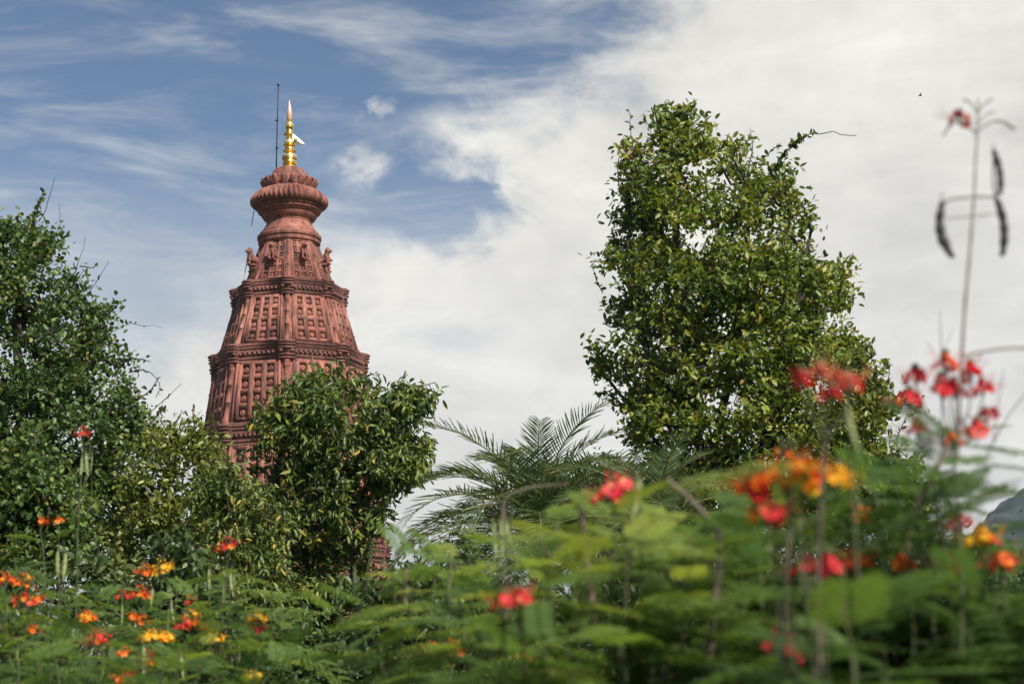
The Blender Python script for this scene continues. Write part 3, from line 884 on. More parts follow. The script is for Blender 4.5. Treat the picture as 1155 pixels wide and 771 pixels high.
def tree(name, label, cat, d, base_px, lobes, n_tips, stems_px, leaf, leaf_mat_, size, per, spread, droop=0.15,
         rtip=0.008, power=0.40, rmax=0.3, shell=0.33, group=None, sprigs=(), tint=(0.2, 0.75), along=0.45, up=0.9, depth_k=0.85,
         bark="bark", trunk_name="trunk", crown_name="crown", outline=None, gap=0.0):
    base = at(base_px, 700, d); base[2] = 0.0
    root = thing(name, base, label, cat, group)
    if outline is not None:
        tips = crown_points(outline, d, n_tips, margin=size / d * F_PX * .55, depth_k=depth_k, gap=gap)
    else:
        tips, lob = lobe_points(lobes, d, n_tips, shell, depth_k)
    tips[:, 2] = np.maximum(tips[:, 2], 0.35)
    stems = []
    for st in stems_px:
        pts = [base - (0, 0, .1)] if not stems or st[0] == 'g' else []
        off = rng.normal(0, .10)
        for k, p in enumerate([p for p in st if p != 'g']):
            pts.append(at(p[0], p[1], d + off * (k + 1) * .5 + (p[2] if len(p) > 2 else 0)))
        dense = []
        for a, b in zip(pts[:-1], pts[1:]):
            m = max(1, int(np.linalg.norm(b - a) / 0.5))
            dense += [a + (b - a) * i / m + (rng.normal(0, .035, 3) if i else 0) for i in range(m)]
        dense.append(pts[-1])
        if stems and st[0] != 'g':
            allp = np.concatenate([np.array(s) for s in stems])
            j = int(np.linalg.norm(allp - dense[0], axis=1).argmin()); dense.insert(0, allp[j])
        stems.append(dense)
    A, par, cnt, tn = skeleton(stems, tips)
    q = Quads(); branches(q, A, par, cnt, rtip, power, rmax)
    lv = Quads()
    dirs = unit(A[tn] - A[par[tn]] + 1e-6)
    leaf_clump(lv, tips, dirs, per, spread, size, leaf, droop, *tint, along=along, up=up)
    # leaves along the finer branches as well
    inner = np.where((cnt <= 3) & (par >= 0))[0]
    if len(inner):
        sel = rng.choice(inner, min(len(inner), n_tips), replace=False)
        leaf_clump(lv, A[sel], unit(A[sel] - A[par[sel]] + 1e-6), max(2, per * .35), spread * .8, size, leaf, droop, *tint, along=along, up=up)
    for s in sprigs:
        sprig(lv, q, [at(*p) for p in s[0]], leaf, size * s[1], s[2], tip_r=s[3] if len(s) > 3 else 0.006)
    q.build(trunk_name, M[bark], root, base, smooth=True)
    lv.build(crown_name, M[leaf_mat_], root, base)
    return root


def all_trees():
    # the tall tree on the right
    tree("broadleaf_tree", "tall glossy green broadleaf tree with pointed top standing right of centre against pale cloud", "tree", 30.0, 800,
         None,
         3300, [('g', (800, 640), (795, 560), (780, 440), (768, 320), (758, 200), (757, 132)),
                ((796, 560), (820, 440), (835, 330), (850, 220)), ((798, 560), (860, 450), (900, 340), (915, 260)),
                ((784, 480), (735, 420), (712, 330), (712, 200))],
         BROAD, "leaf_right", 0.17, 12, 0.17, droop=0.05, rtip=0.010, rmax=0.11, shell=0.36, tint=(0.05, 0.95), up=.6,
         outline=[(757, 97), (774, 118), (803, 131), (811, 156), (834, 158), (851, 164), (868, 180), (885, 180), (902, 202), (917, 233), (923, 255), (916, 267), (939, 275), (957, 290), (965, 318),
                  (968, 358), (974, 387), (990, 407), (1000, 432), (1005, 478), (1000, 600), (740, 600), (722, 512), (692, 486), (684, 449), (662, 400), (660, 380), (680, 358), (677, 330), (671, 290),
                  (680, 261), (688, 233), (684, 204), (688, 186), (692, 172), (706, 160), (724, 154), (733, 140), (741, 110)],
         sprigs=[([(700, 200, 30), (712, 150, 30), (708, 122, 30)], .8, .05), ([(720, 190, 30), (735, 150, 30), (726, 128, 30)], .8, .06),
                 ([(770, 160, 30), (785, 130, 30), (783, 112, 30)], .9, .05), ([(845, 190, 30), (850, 165, 30), (846, 145, 30)], .6, .09),
                 ([(815, 180, 30), (822, 150, 30)], .8, .06), ([(680, 330, 30), (668, 300, 30)], .8, .06), ([(950, 310, 30), (962, 285, 30)], .8, .06),
                 ([(690, 440, 30), (668, 445, 30)], .8, .06), ([(720, 500, 30), (704, 525, 30)], .8, .06)])
    # creeper on its shoulder
    q, tw = Quads(), Quads()
    sprig(q, q, [at(868, 196, 29.5), at(880, 178, 29.4), at(892, 166, 29.3), at(902, 157, 29.3), at(915, 151, 29.3), at(932, 149, 29.3), at(950, 151, 29.3), at(966, 153, 29.3)], OVAL, .12, .035, .008, bare=.40)
    sprig(q, q, [at(868, 196, 29.5), at(880, 178, 29.4), at(894, 164, 29.3), at(906, 155, 29.3)], OVAL, .17, .016, .010)
    sprig(q, q, [at(862, 178, 29.5), at(872, 168, 29.4), at(880, 164, 29.3)], OVAL, .13, .03, .006)
    o = q.build("climbing_vine", M["leaf_left"])
    tag(o, "thin leafy vine arching off the upper right shoulder of the tall broadleaf tree", "vine")
    # lower sunny tree on its right flank
    tree("small_tree", "smaller yellow green tree crowding the lower right side of the tall broadleaf tree", "tree", 25.0, 965,
         [(965, 430, 26, 32), (985, 470, 28, 45), (940, 490, 45, 45), (985, 530, 40, 40), (930, 560, 55, 45), (1010, 580, 40, 45), (900, 600, 60, 40), (1020, 530, 18, 22, .5)],
         620, [('g', (960, 640), (965, 540), (972, 460), (968, 420)), ((962, 580), (940, 520), (935, 470)), ((962, 590), (1000, 540), (1005, 480))],
         BROAD, "leaf_light", 0.15, 13, 0.12, droop=.05, rtip=.007, rmax=.12, tint=(.2, .85),
         sprigs=[([(975, 440, 25), (968, 410, 25), (966, 392, 25)], .8, .04), ([(995, 450, 25), (1003, 425, 25), (1004, 408, 25)], .8, .04), ([(1010, 500, 25), (1022, 470, 25)], .8, .05)])
    # the dark tree on the left
    tree("broadleaf_tree", "dense dark green tree filling the left edge with thin bare shoots on top", "tree", 24.0, 30,
         None,
         2500, [('g', (28, 640), (25, 540), (22, 420), (20, 320), (35, 260)), ((26, 540), (70, 460), (95, 390), (100, 350)), ((26, 520), (-40, 420), (-80, 330)),
                ((26, 560), (90, 520), (130, 450))],
         OVAL, "leaf_left", 0.108, 18, 0.15, droop=.1, rtip=.008, rmax=.2, tint=(.0, .85), up=.7,
         outline=[(-150, 300), (-60, 255), (0, 238), (25, 246), (34, 230), (48, 215), (52, 224), (43, 242), (44, 258), (70, 266), (66, 280), (88, 297), (90, 318), (114, 317), (110, 340), (134, 342), (124, 364),
                  (128, 380), (152, 393), (142, 410), (152, 430), (160, 450), (168, 470), (188, 500), (170, 560), (160, 650), (-150, 650)],
         sprigs=[([(40, 260, 24), (42, 235, 24), (50, 214, 24)], .9, .022), ([(44, 250, 24), (56, 222, 24), (62, 200, 24)], .3, .5, .004),
                 ([(40, 262, 24), (34, 240, 24), (47, 222, 24)], .9, .03), ([(60, 280, 24), (66, 250, 24), (67, 229, 24)], .3, .4, .003),
                 ([(85, 305, 24), (93, 285, 24), (96, 266, 24)], .3, .4, .003), ([(100, 330, 24), (118, 300, 24), (124, 293, 24)], .5, .25, .003),
                 ([(60, 275, 24), (78, 262, 24)], .9, .03), ([(90, 300, 24), (108, 300, 24)], .8, .06), ([(110, 345, 24), (132, 345, 24)], .9, .04), ([(115, 360, 24), (136, 340, 24)], .9, .05),
                 ([(125, 375, 24), (145, 365, 24), (170, 366, 24), (184, 370, 24)], .55, .14, .003), ([(138, 400, 24), (160, 405, 24), (170, 408, 24)], .8, .07),
                 ([(145, 420, 24), (165, 412, 24), (178, 428, 24)], .7, .09), ([(150, 455, 24), (172, 440, 24), (180, 428, 24), (176, 448, 24)], .6, .12),
                 ([(160, 470, 24), (188, 448, 24), (205, 432, 24)], .5, .16, .004), ([(5, 260, 24), (2, 244, 24)], .9, .04)])
    tree("leafy_bush", "light green round bush between the dark left tree and the foot of the red spire", "bush", 22.0, 190,
         [(180, 485, 30, 28), (215, 500, 28, 28), (185, 530, 45, 40), (230, 545, 30, 40), (150, 570, 40, 40), (205, 590, 50, 40), (235, 610, 40, 40), (165, 615, 45, 40), (200, 640, 50, 40), (150, 650, 40, 40)],
         560, [('g', (190, 660), (188, 580), (190, 500)), ((189, 600), (225, 540), (225, 500)), ((189, 600), (160, 560), (170, 490))],
         BROAD, "leaf_light", 0.115, 12, 0.12, droop=.1, rtip=.006, rmax=.08, tint=(.2, .95), up=.6,
         sprigs=[([(215, 490, 22), (222, 470, 22), (218, 455, 22)], .8, .05), ([(195, 480, 22), (205, 462, 22)], .8, .05), ([(235, 510, 22), (245, 485, 22), (240, 470, 22)], .8, .05),
                 ([(175, 470, 22), (183, 455, 22), (190, 447, 22)], .5, .2, .003), ([(205, 480, 22), (228, 462, 22)], .5, .2, .003), ([(165, 480, 22), (177, 470, 22)], .8, .06)],
         trunk_name="stem", crown_name="foliage")
    tree("leafy_bush", "dark glossy bush at the left edge in front of the dense dark tree", "bush", 17.0, 10,
         [(10, 525, 45, 40), (50, 560, 45, 40), (0, 590, 60, 50), (70, 610, 45, 35), (20, 650, 80, 50), (-60, 580, 50, 60, .4)],
         520, [('g', (10, 720), (12, 620), (14, 520)), ((12, 640), (55, 590), (55, 540))],
         OVAL, "leaf_left", 0.10, 17, 0.12, droop=.25, rtip=.006, rmax=.08, tint=(.15, .9),
         trunk_name="stem", crown_name="foliage")
    # narrow-leaved tree in front of the tower
    tree("mango_tree", "narrow leaved green tree standing right in front of the red spire", "tree", 26.0, 350,
         None,
         1850, [('g', (352, 700), (350, 600), (355, 520), (370, 430)), ((351, 610), (390, 530), (430, 480), (462, 445)), ((351, 620), (310, 540), (325, 470)), ((351, 640), (285, 580))],
         NARROW, "leaf_mango", 0.185, 11, 0.11, droop=.6, rtip=.007, rmax=.14, tint=(.0, .85), along=.4, up=.6, gap=.55,
         outline=[(345, 413), (375, 412), (400, 420), (418, 423), (432, 430), (457, 418), (486, 438), (498, 447), (484, 455), (480, 470), (470, 485), (496, 497), (482, 515), (478, 540), (456, 552), (442, 575),
                  (430, 600), (425, 640), (425, 690), (420, 771), (305, 771), (298, 690), (288, 640), (270, 600), (262, 560), (275, 520), (288, 480), (298, 455), (316, 443), (324, 423)],
         sprigs=[([(345, 440, 26), (343, 415, 26), (352, 404, 26)], .9, .04), ([(380, 425, 26), (392, 408, 26)], .9, .04), ([(470, 440, 27), (488, 432, 27), (496, 440, 27)], .9, .04),
                 ([(450, 435, 27), (458, 420, 27)], .9, .04), ([(475, 495, 27), (493, 496, 27)], .9, .05), ([(430, 430, 26), (424, 418, 26)], .8, .05),
                 ([(290, 640, 25.5), (330, 610, 25.5), (350, 585, 25.5)], .5, .3, .012), ([(280, 570, 25), (262, 640, 25)], .8, .12), ([(300, 560, 25), (282, 640, 25)], .8, .1)])
    tree("leafy_bush", "tangled narrow leaved bush with hanging stems below the left side of the spire", "bush", 20.0, 262,
         [(250, 560, 32, 36), (285, 590, 34, 40), (255, 630, 40, 40), (300, 660, 40, 40), (245, 690, 50, 40)],
         430, [('g', (262, 700), (262, 600), (255, 545)), ((262, 640), (285, 600), (290, 565))],
         NARROW, "leaf_mango", 0.125, 12, 0.10, droop=.6, rtip=.005, rmax=.05, tint=(.1, .9),
         sprigs=[([(255 + i * 9, 530 + (i * 37) % 30, 20), (258 + i * 9, 580, 20), (250 + i * 10, 640, 20)], .8, .3, .005) for i in range(6)],
         trunk_name="stem", crown_name="foliage")
    # tree behind the palm
    tree("small_tree", "dark leafy tree peeping out between the palm and the tall broadleaf tree", "tree", 36.0, 690,
         [(680, 540, 34, 30), (705, 560, 30, 30), (655, 560, 30, 34), (720, 590, 40, 40), (670, 600, 45, 40), (760, 560, 34, 34, .7)],
         420, [('g', (690, 660), (688, 590), (682, 530)), ((689, 600), (715, 560))],
         BROAD, "leaf_left", 0.18, 13, 0.17, rtip=.009, rmax=.12, tint=(.1, .7),
         sprigs=[([(650, 530, 36), (640, 515, 36)], .9, .06), ([(690, 520, 36), (700, 510, 36)], .9, .06)])
    # hedge-like bushes behind the flowers
    specs = [(70, 15.0, 620, "low dark bush behind the orange flowers at the far left"),
             (195, 14.0, 600, "low dark bush behind the yellow flowers under the light green bush"),
             (335, 18.0, 705, "sparse low bush at the foot of the narrow leaved tree"),
             (468, 13.0, 592, "dark bush below the left fronds of the palm"),
             (600, 12.0, 640, "dark bush under the crown of the palm"),
             (730, 13.0, 600, "dark bush behind the coral red flowers right of the palm"),
             (860, 12.0, 590, "dark bush below the tall broadleaf tree behind the orange flowers"),
             (985, 11.0, 600, "dark bush below the smaller yellow green tree"),
             (1110, 12.0, 600, "dark bush in front of the blue hill at the right edge")]
    for (px, d, top, lab) in specs:
        w = 75
        H = 790 - top
        tree("leafy_bush", lab, "bush", d, px,
             [(px, top + H * .22, w * .6, H * .22), (px - 40, top + H * .40, w * .55, H * .28), (px + 42, top + H * .38, w * .55, H * .28),
              (px, top + H * .62, w, H * .36), (px - 35, top + H * .9, w * .8, H * .3), (px + 35, top + H * .9, w * .8, H * .3)],
             300, [('g', (px, 760), (px + 4, top + H * .4), (px - 2, top + H * .1)), ((px, 745), (px - 40, top + H * .4)), ((px, 745), (px + 40, top + H * .4))],
             OVAL if int(px) % 2 else BROAD, "leaf_bush", 0.085 * d / 12, 15, 0.008 * d, droop=.2, rtip=.005, rmax=.05, tint=(.1, .75),
             group="bushes behind the flowers", trunk_name="stem", crown_name="foliage")


def palm(px, py, d, n, length, label, trunk_r=0.13, lo=-8, hi=84, leaflet=0.50, azs=None):
    c = at(px, py, d)
    base = np.array([c[0] + .15, c[1], 0.0])
    root = thing("palm_tree", base, label, "palm", "palms")
    q = Quads()
    k = 26
    pts = [base + (c - base) * (i / k) - np.array([0, 0, .1 * (i == 0)]) for i in range(k + 1)]
    q.tube(pts, [trunk_r * (1.25 if i < 2 else 1.0) * (1.10 if i % 2 else .93) for i in range(k + 1)], 12, cap=False)
    q.build("trunk", M["palm_trunk"], root, base, smooth=False)
    for i in range(n):
        f = (i + .5) / n
        el = math.radians(hi + (lo - hi) * f + rng.normal(0, 5))
        az = i * 2.39996 + rng.normal(0, .12)
        Lf = length * (0.82 + .3 * math.sin(PI * (.15 + .75 * f))) * rng.uniform(.9, 1.08)
        m = 22
        p = c + np.array([0, 0, .05]); path = [p]
        e = el
        for s in range(m):
            e -= math.radians(2.1 + 2.6 * (s / m) * (1.0 if math.cos(el) > .3 else .6) + .8 * math.cos(max(e, 0)))
            p = p + np.array([math.cos(az) * math.cos(e), math.sin(az) * math.cos(e), math.sin(e)]) * (Lf / m)
            path.append(p)
        path = np.array(path)
        fr = Quads()
        fr.tube(path, np.linspace(.020, .004, m + 1), 5, tint=.9, cap=False)
        tg = unit(np.gradient(path, axis=0))
        nl = 46
        ft = np.linspace(.12, .995, nl)
        pos = np.stack([np.interp(ft * m, np.arange(m + 1), path[:, a]) for a in range(3)], 1)
        tt = unit(np.stack([np.interp(ft * m, np.arange(m + 1), tg[:, a]) for a in range(3)], 1))
        side = np.array([-math.sin(az), math.cos(az), 0.0])
        upv = unit(np.cross(side, tt)); upv = np.where(upv[:, 2:3] < 0, -upv, upv)
        prof = np.sin(PI * np.clip(.12 + .80 * ft, 0, 1)) ** .6
        tw = LEAFLET
        for sg in (-1, 1):
            dd = unit(sg * side * .80 + tt * (.50 + .6 * ft[:, None] ** 2) + upv * rng.normal(.28, .14, (nl, 1)) + rng.normal(0, .05, (nl, 3)))
            fr.leaves(pos, dd, upv + rng.normal(0, .2, (nl, 3)), leaflet * prof * rng.uniform(.85, 1.1, nl), tw, np.clip(rng.normal(.5, .2, nl), 0, 1))
        fr.build("frond", M["leaf_palm"], root, base)
    return root


LEAFLET = (np.array([(-.016, 0, 0), (-.030, .40, .012), (-.020, .78, -.03), (0, 1, -.09), (.020, .78, -.03), (.030, .40, .012), (.016, 0, 0), (0, .4, -.01), (0, .78, -.05), (0, 0, -.005)], float),
           np.array([(9, 7, 1, 0), (7, 8, 2, 1), (6, 5, 7, 9), (5, 4, 8, 7)]))
_v, _f = LEAFLET
LEAFLET = (_v, np.concatenate([_f, np.array([(8, 3, 3, 2)])]) if False else _f)
_v[8] = (0, .99, -.09); _v[2] = (-.012, .86, -.05); _v[4] = (.012, .86, -.05)


# ------------------------------------------------------------------ peacock-flower shrubs
def bipinnate(pairs, lpairs, curve, pin=0.30, lw=0.70):
    """a twice-feathered leaf of unit length along +y: pinnae in pairs, each with paired leaflets"""
    V, Fq = [], []
    def quad(a, b, c, d):
        i = len(V); V.extend([a, b, c, d]); Fq.append((i, i + 1, i + 2, i + 3))
    def rach(f): return np.array([0, f * (1 - .10 * curve * f), -curve * .30 * f * f + .05 * f])
    for i in range(12):
        a, b = rach(i / 12), rach((i + 1) / 12)
        quad(a + (-.006, 0, 0), a + (.006, 0, 0), b + (.006, 0, 0), b + (-.006, 0, 0))
        quad(a + (0, 0, -.006), a + (0, 0, .006), b + (0, 0, .006), b + (0, 0, -.006))
    for i in range(pairs):
        f = .22 + .76 * i / (pairs - 1)
        o = rach(f)
        L = pin * (0.62 + .38 * math.sin(PI * (.2 + .62 * i / (pairs - 1)))) * random.uniform(.92, 1.06)
        for sg in (-1, 1):
            dirv = unit(np.array([sg * .88, .50 + .35 * f, .10 - .15 * curve]))
            lat = unit(np.cross(np.array([0, 0, 1.0]), dirv)); nr = np.cross(dirv, lat)
            def pp(g): return o + dirv * L * g + np.array([0, 0, -.10 * L * g * g * (1 + curve)])
            quad(pp(0) - lat * .003, pp(0) + lat * .003, pp(1) + lat * .002, pp(1) - lat * .002)
            for j in range(lpairs):
                g = .10 + .90 * (j + .5) / lpairs
                b = pp(g)
                ll = L * .20 * (.75 + .35 * math.sin(PI * g)); ww = L * .95 / lpairs * lw
                for s2 in (-1, 1):
                    ld = unit(lat * s2 * .93 + dirv * .38 + nr * random.uniform(-.12, .22))
                    wd = unit(np.cross(nr, ld))
                    quad(b, b + ld * ll * .55 + wd * ww, b + ld * ll, b + ld * ll * .55 - wd * ww)
    return np.array(V), np.array(Fq)


PEA_NEAR = [bipinnate(7, 9, c) for c in (.2, .6, 1.0, 1.5)]
PEA_FAR = [bipinnate(6, 6, c, lw=.62) for c in (.3, .8, 1.3)]


def petal_shape():
    v = np.array([(0, 0, 0), (-.10, .30, .03), (-.42, .62, .14), (-.30, .95, .05), (0, 1.0, .12), (.30, .95, .05), (.42, .62, .14), (.10, .30, .03), (0, .6, -.02)], float)
    return v, np.array([(0, 7, 8, 1), (1, 8, 3, 2), (8, 5, 4, 3), (7, 6, 5, 8)])


PETAL = petal_shape()
STAMEN = (np.array([(-.012, 0, 0), (.012, 0, 0), (.012, .6, .12), (-.012, .6, .12), (.010, 1, .30), (-.010, 1, .30)], float), np.array([(0, 1, 2, 3), (3, 2, 4, 5)]))


def flower_cluster(c, w, kind, parent, origin, nfl=None, petal=0.019, buds=True):
    """one flowering head: open flowers round a short spike, stamens, buds on top"""
    q = Quads()
    mats = [M[kind[0]], M[kind[1] if len(kind) > 1 else kind[0]], M["green_bark"]]
    n = nfl or max(4, int(7 + 60 * w))
    for i in range(n):
        a = i * 2.4 + rng.normal(0, .3)
        h = rng.uniform(-.35, .40)
        rr = math.sqrt(rng.uniform(.02, 1)) * (1 - .35 * max(h, 0))
        o = c + np.array([math.cos(a) * rr * .5 * w, math.sin(a) * rr * .5 * w, h * w * .55])
        ax = unit(np.array([math.cos(a) * .8, math.sin(a) * .8, .55]) + rng.normal(0, .25, 3))
        u = unit(np.cross(ax, rng.normal(size=3))); v = np.cross(ax, u)
        q.tube([c + np.array([0, 0, -.45 * w + .2 * h * w]), (c + o) / 2 + (0, 0, -.10 * w), o], [.0013, .0011, .001], 4, mat=2, cap=False)
        m_ = 0 if rng.random() < (.72 if len(kind) > 1 else 1) else 1
        pa = np.arange(5) * 2 * PI / 5 + rng.random()
        pd = np.cos(pa)[:, None] * u + np.sin(pa)[:, None] * v + ax * rng.uniform(.15, .6)
        q.leaves(np.repeat(o[None], 5, 0), pd, np.repeat(ax[None], 5, 0), petal * rng.uniform(.85, 1.15, 5), PETAL, np.clip(rng.normal(.5, .28, 5), 0, 1), m_)
        sd = unit(ax + .28 * rng.normal(size=(6, 3)))
        q.leaves(np.repeat(o[None], 6, 0), sd, rng.normal(size=(6, 3)), petal * 2.2, STAMEN, .2, 0)
    q.tube([c + np.array([0, 0, -.5 * w]), c + np.array([0, 0, .0]), c + np.array([.01 * rng.normal(), 0, .62 * w])], [.003, .0025, .0012], 5, mat=2, cap=False)
    if buds:
        for i in range(9):
            f = .15 + .5 * i / 9
            a = i * 2.4
            p0 = c + np.array([0, 0, f * w]); p1 = p0 + np.array([math.cos(a), math.sin(a), .5]) * w * .20 * (1.2 - f)
            q.tube([p0, p1], [.0008, .0008], 4, mat=2, cap=False)
            q.tube([p1, p1 + (0, 0, .003), p1 + (0, 0, .008), p1 + (0, 0, .011)], [.001, .004, .004, .001], 6, mat=0 if i < 5 else 2)
    q.build("flower_cluster", mats, parent, origin)


def pod_mesh(p, L, mat, parent, origin, lean=(0, 0, 0), wide=.09, twist=0.3, thick=.30, bend=0.0, sharp=.5):
    """a flat bean pod hanging from p"""
    n = 20
    rows = []
    a0 = rng.uniform(0, PI)
    for i in range(n + 1):
        f = i / n
        w = L * wide * (math.sin(PI * min(1, .06 + .93 * f)) ** sharp) * (1 + .12 * math.sin(f * 26 + a0) + .07 * math.sin(f * 11))
        cen = p + np.array([lean[0] * f * f + bend * L * math.sin(PI * f), lean[1] * f * f, -L * f])
        a = a0 + twist * f * 2
        s = np.array([math.cos(a), math.sin(a), .0]); nn = np.array([-math.sin(a), math.cos(a), 0])
        th = w * thick
        rows.append([cen - s * w, cen - s * w * .4 + nn * th, cen + s * w * .4 + nn * th, cen + s * w, cen + s * w * .4 - nn * th, cen - s * w * .4 - nn * th])
    q = Quads(); q.loops(rows)
    q.tube([p + (0, 0, L * .16), p + (0, 0, -.01)], [.0012, .002], 5, mat=0, cap=False)
    q.build("seed_pod", mat, parent, origin, smooth=True)


def peacock(label, base_px, d, shoots=(), flowers=(), pods=(), extra=(), near=True, leaf_len=.26, step=.06, reach=.95, stem="green_bark", group="peacock flower shrubs in the bed", twigs=(), tint=(.15, .8), cover=0):
    base = at(base_px, 700, d); base[2] = 0.0
    root = thing("peacock_flower_shrub", base, label, "flowering shrub", group)
    st, lv = Quads(), Quads()
    T = PEA_NEAR if near else PEA_FAR
    def shoot(tip, leaves=True, bare=.0, r=.005, stepk=1.0, leafk=1.0):
        g = base + np.array([rng.normal(0, .10), rng.normal(0, .10), 0]);
        g2 = np.array([base[0] + (tip[0] - base[0]) * .35, base[1] + (tip[1] - base[1]) * .35, max(.4, tip[2] * .45)])
        n = 22
        tt = np.linspace(0, 1, n)[:, None]
        path = (1 - tt) ** 2 * g + 2 * tt * (1 - tt) * (g2 + np.array([0, 0, .15])) + tt ** 2 * tip
        path[2:-1] += rng.normal(0, .006, (n - 3, 3))
        st.tube(path, np.linspace(.010, r * .5, n), 6, cap=False)
        if not leaves: return
        Ls = np.concatenate([[0], np.cumsum(np.linalg.norm(np.diff(path, axis=0), axis=1))])
        s = Ls[-1] - bare; a = rng.random() * 6
        while s > max(.2, Ls[-1] - reach):
            p = np.array([np.interp(s, Ls, path[:, k]) for k in range(3)])
            f = (Ls[-1] - s) / reach
            a += 2.4 + rng.normal(0, .35)
            el = .55 * max(0, 1 - f * 3.5) - .22 * f + rng.normal(0, .12)
            dd = np.array([math.cos(a) * math.cos(el), math.sin(a) * math.cos(el), math.sin(el)])
            t_ = T[rng.integers(len(T))]
            if (p + dd * leaf_len)[1] < 1.5 and near: s -= step; continue
            nv = np.array([0, 0, 1.0]) + rng.normal(0, .18, 3)
            nq = unit(nv - dd * np.dot(nv, dd))
            if near and abs(nq[1]) > .42 and dd[1] < 0: nv = nv + np.array([0, 0, 1.2]); dd = unit(dd * np.array([1, 1, .25]))
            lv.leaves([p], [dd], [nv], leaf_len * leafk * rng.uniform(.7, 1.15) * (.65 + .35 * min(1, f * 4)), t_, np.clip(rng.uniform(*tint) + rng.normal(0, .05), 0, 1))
            s -= step * stepk * rng.uniform(.7, 1.3)
    for (px, py, dd) in shoots: shoot(at(px, py, dd))
    for fl in flowers:
        px, py, dd, wpx, kind = fl[:5]
        opt = fl[5] if len(fl) > 5 else {}
        w = wpx * dd / F_PX * (1.0 if near else .85)
        c = at(px, py, dd)
        if opt.get("node"):
            nd = at(*opt["node"]); mid = (nd + c) / 2 + np.array([(c[0] - nd[0]) * .25, 0, 0])
            st.tube([nd, mid, c - np.array([0, 0, .45 * w])], [.0022, .0018, .0014], 5, cap=False)
        elif not opt.get("free"): shoot(c - np.array([0, 0, .45 * w]), leaves=not opt.get("noleaf"), bare=opt.get("bare", .12 if near else .07), r=.005, stepk=opt.get("stepk", 1.3 if near else .8))
        flower_cluster(c, w, kind, root, base, nfl=opt.get("n"), petal=opt.get("petal", .019 if near else .0165))
    for (px, py, dd, Lpx, col) in pods:
        p = at(px, py, dd)
        if col == 'd':
            pod_mesh(p, Lpx * dd / F_PX, M["pod_dark"], root, base, lean=rng.normal(0, .008, 3), wide=.085, twist=.5, thick=.75, bend=(-.10 if px < 1100 else .07), sharp=.22); continue
        pod_mesh(p, Lpx * dd / F_PX, M["pod_green" if col == 'g' else "pod_dark"], root, base, lean=rng.normal(0, .012, 3))
        st.tube([p + (0, 0, .02), p + (rng.normal(0, .02), .01, .06), p + (rng.normal(0, .02), .02, .0 - .25)], [.0015, .002, .003], 4, cap=False)
    for (ax_, ay, bx, by, dd, tn) in extra:             # individual leaves seen clearly in the photograph
        a, b = at(ax_, ay, dd), at(bx, by, dd + rng.normal(0, .12))
        lv.leaves([a], [b - a], [np.array([0, -.25, 1.0])], np.linalg.norm(b - a), T[rng.integers(2)], tn)
    for tw in twigs:
        pts = np.array([at(*p) for p in tw[0]])
        for _ in range(2):                               # round the corners of the branch
            a_, b_ = pts[:-1], pts[1:]
            pts = np.concatenate([pts[:1], np.stack([a_ * .75 + b_ * .25, a_ * .25 + b_ * .75], 1).reshape(-1, 3), pts[-1:]])
        rr = np.linspace(tw[1], tw[2], len(pts)) * (1 + .12 * np.sin(np.arange(len(pts)) * 1.9))
        st.tube(pts, rr, 7, cap=False, mat=1)
    st.build("stem", [M[stem], M["brown_stem"]], root, base, smooth=True)
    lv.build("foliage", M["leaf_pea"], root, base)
    return root


def rnd_shoots(x0, x1, n, top, d0, d1, drop=60):
    out = []
    for i in range(n):
        px = x0 + (x1 - x0) * (i + rng.random()) / n
        y = np.interp(px, [p[0] for p in top], [p[1] for p in top]) + rng.random() ** 1.5 * drop + 12
        out.append((px, y, rng.uniform(d0, d1)))
    return out


TOP = [(0, 655), (60, 648), (120, 655), (180, 665), (240, 640), (300, 640), (345, 690), (400, 670), (440, 630), (500, 612), (560, 598), (620, 570), (700, 560),
       (760, 600), (820, 575), (900, 545), (960, 545), (1010, 540), (1060, 500), (1110, 490), (1155, 500)]


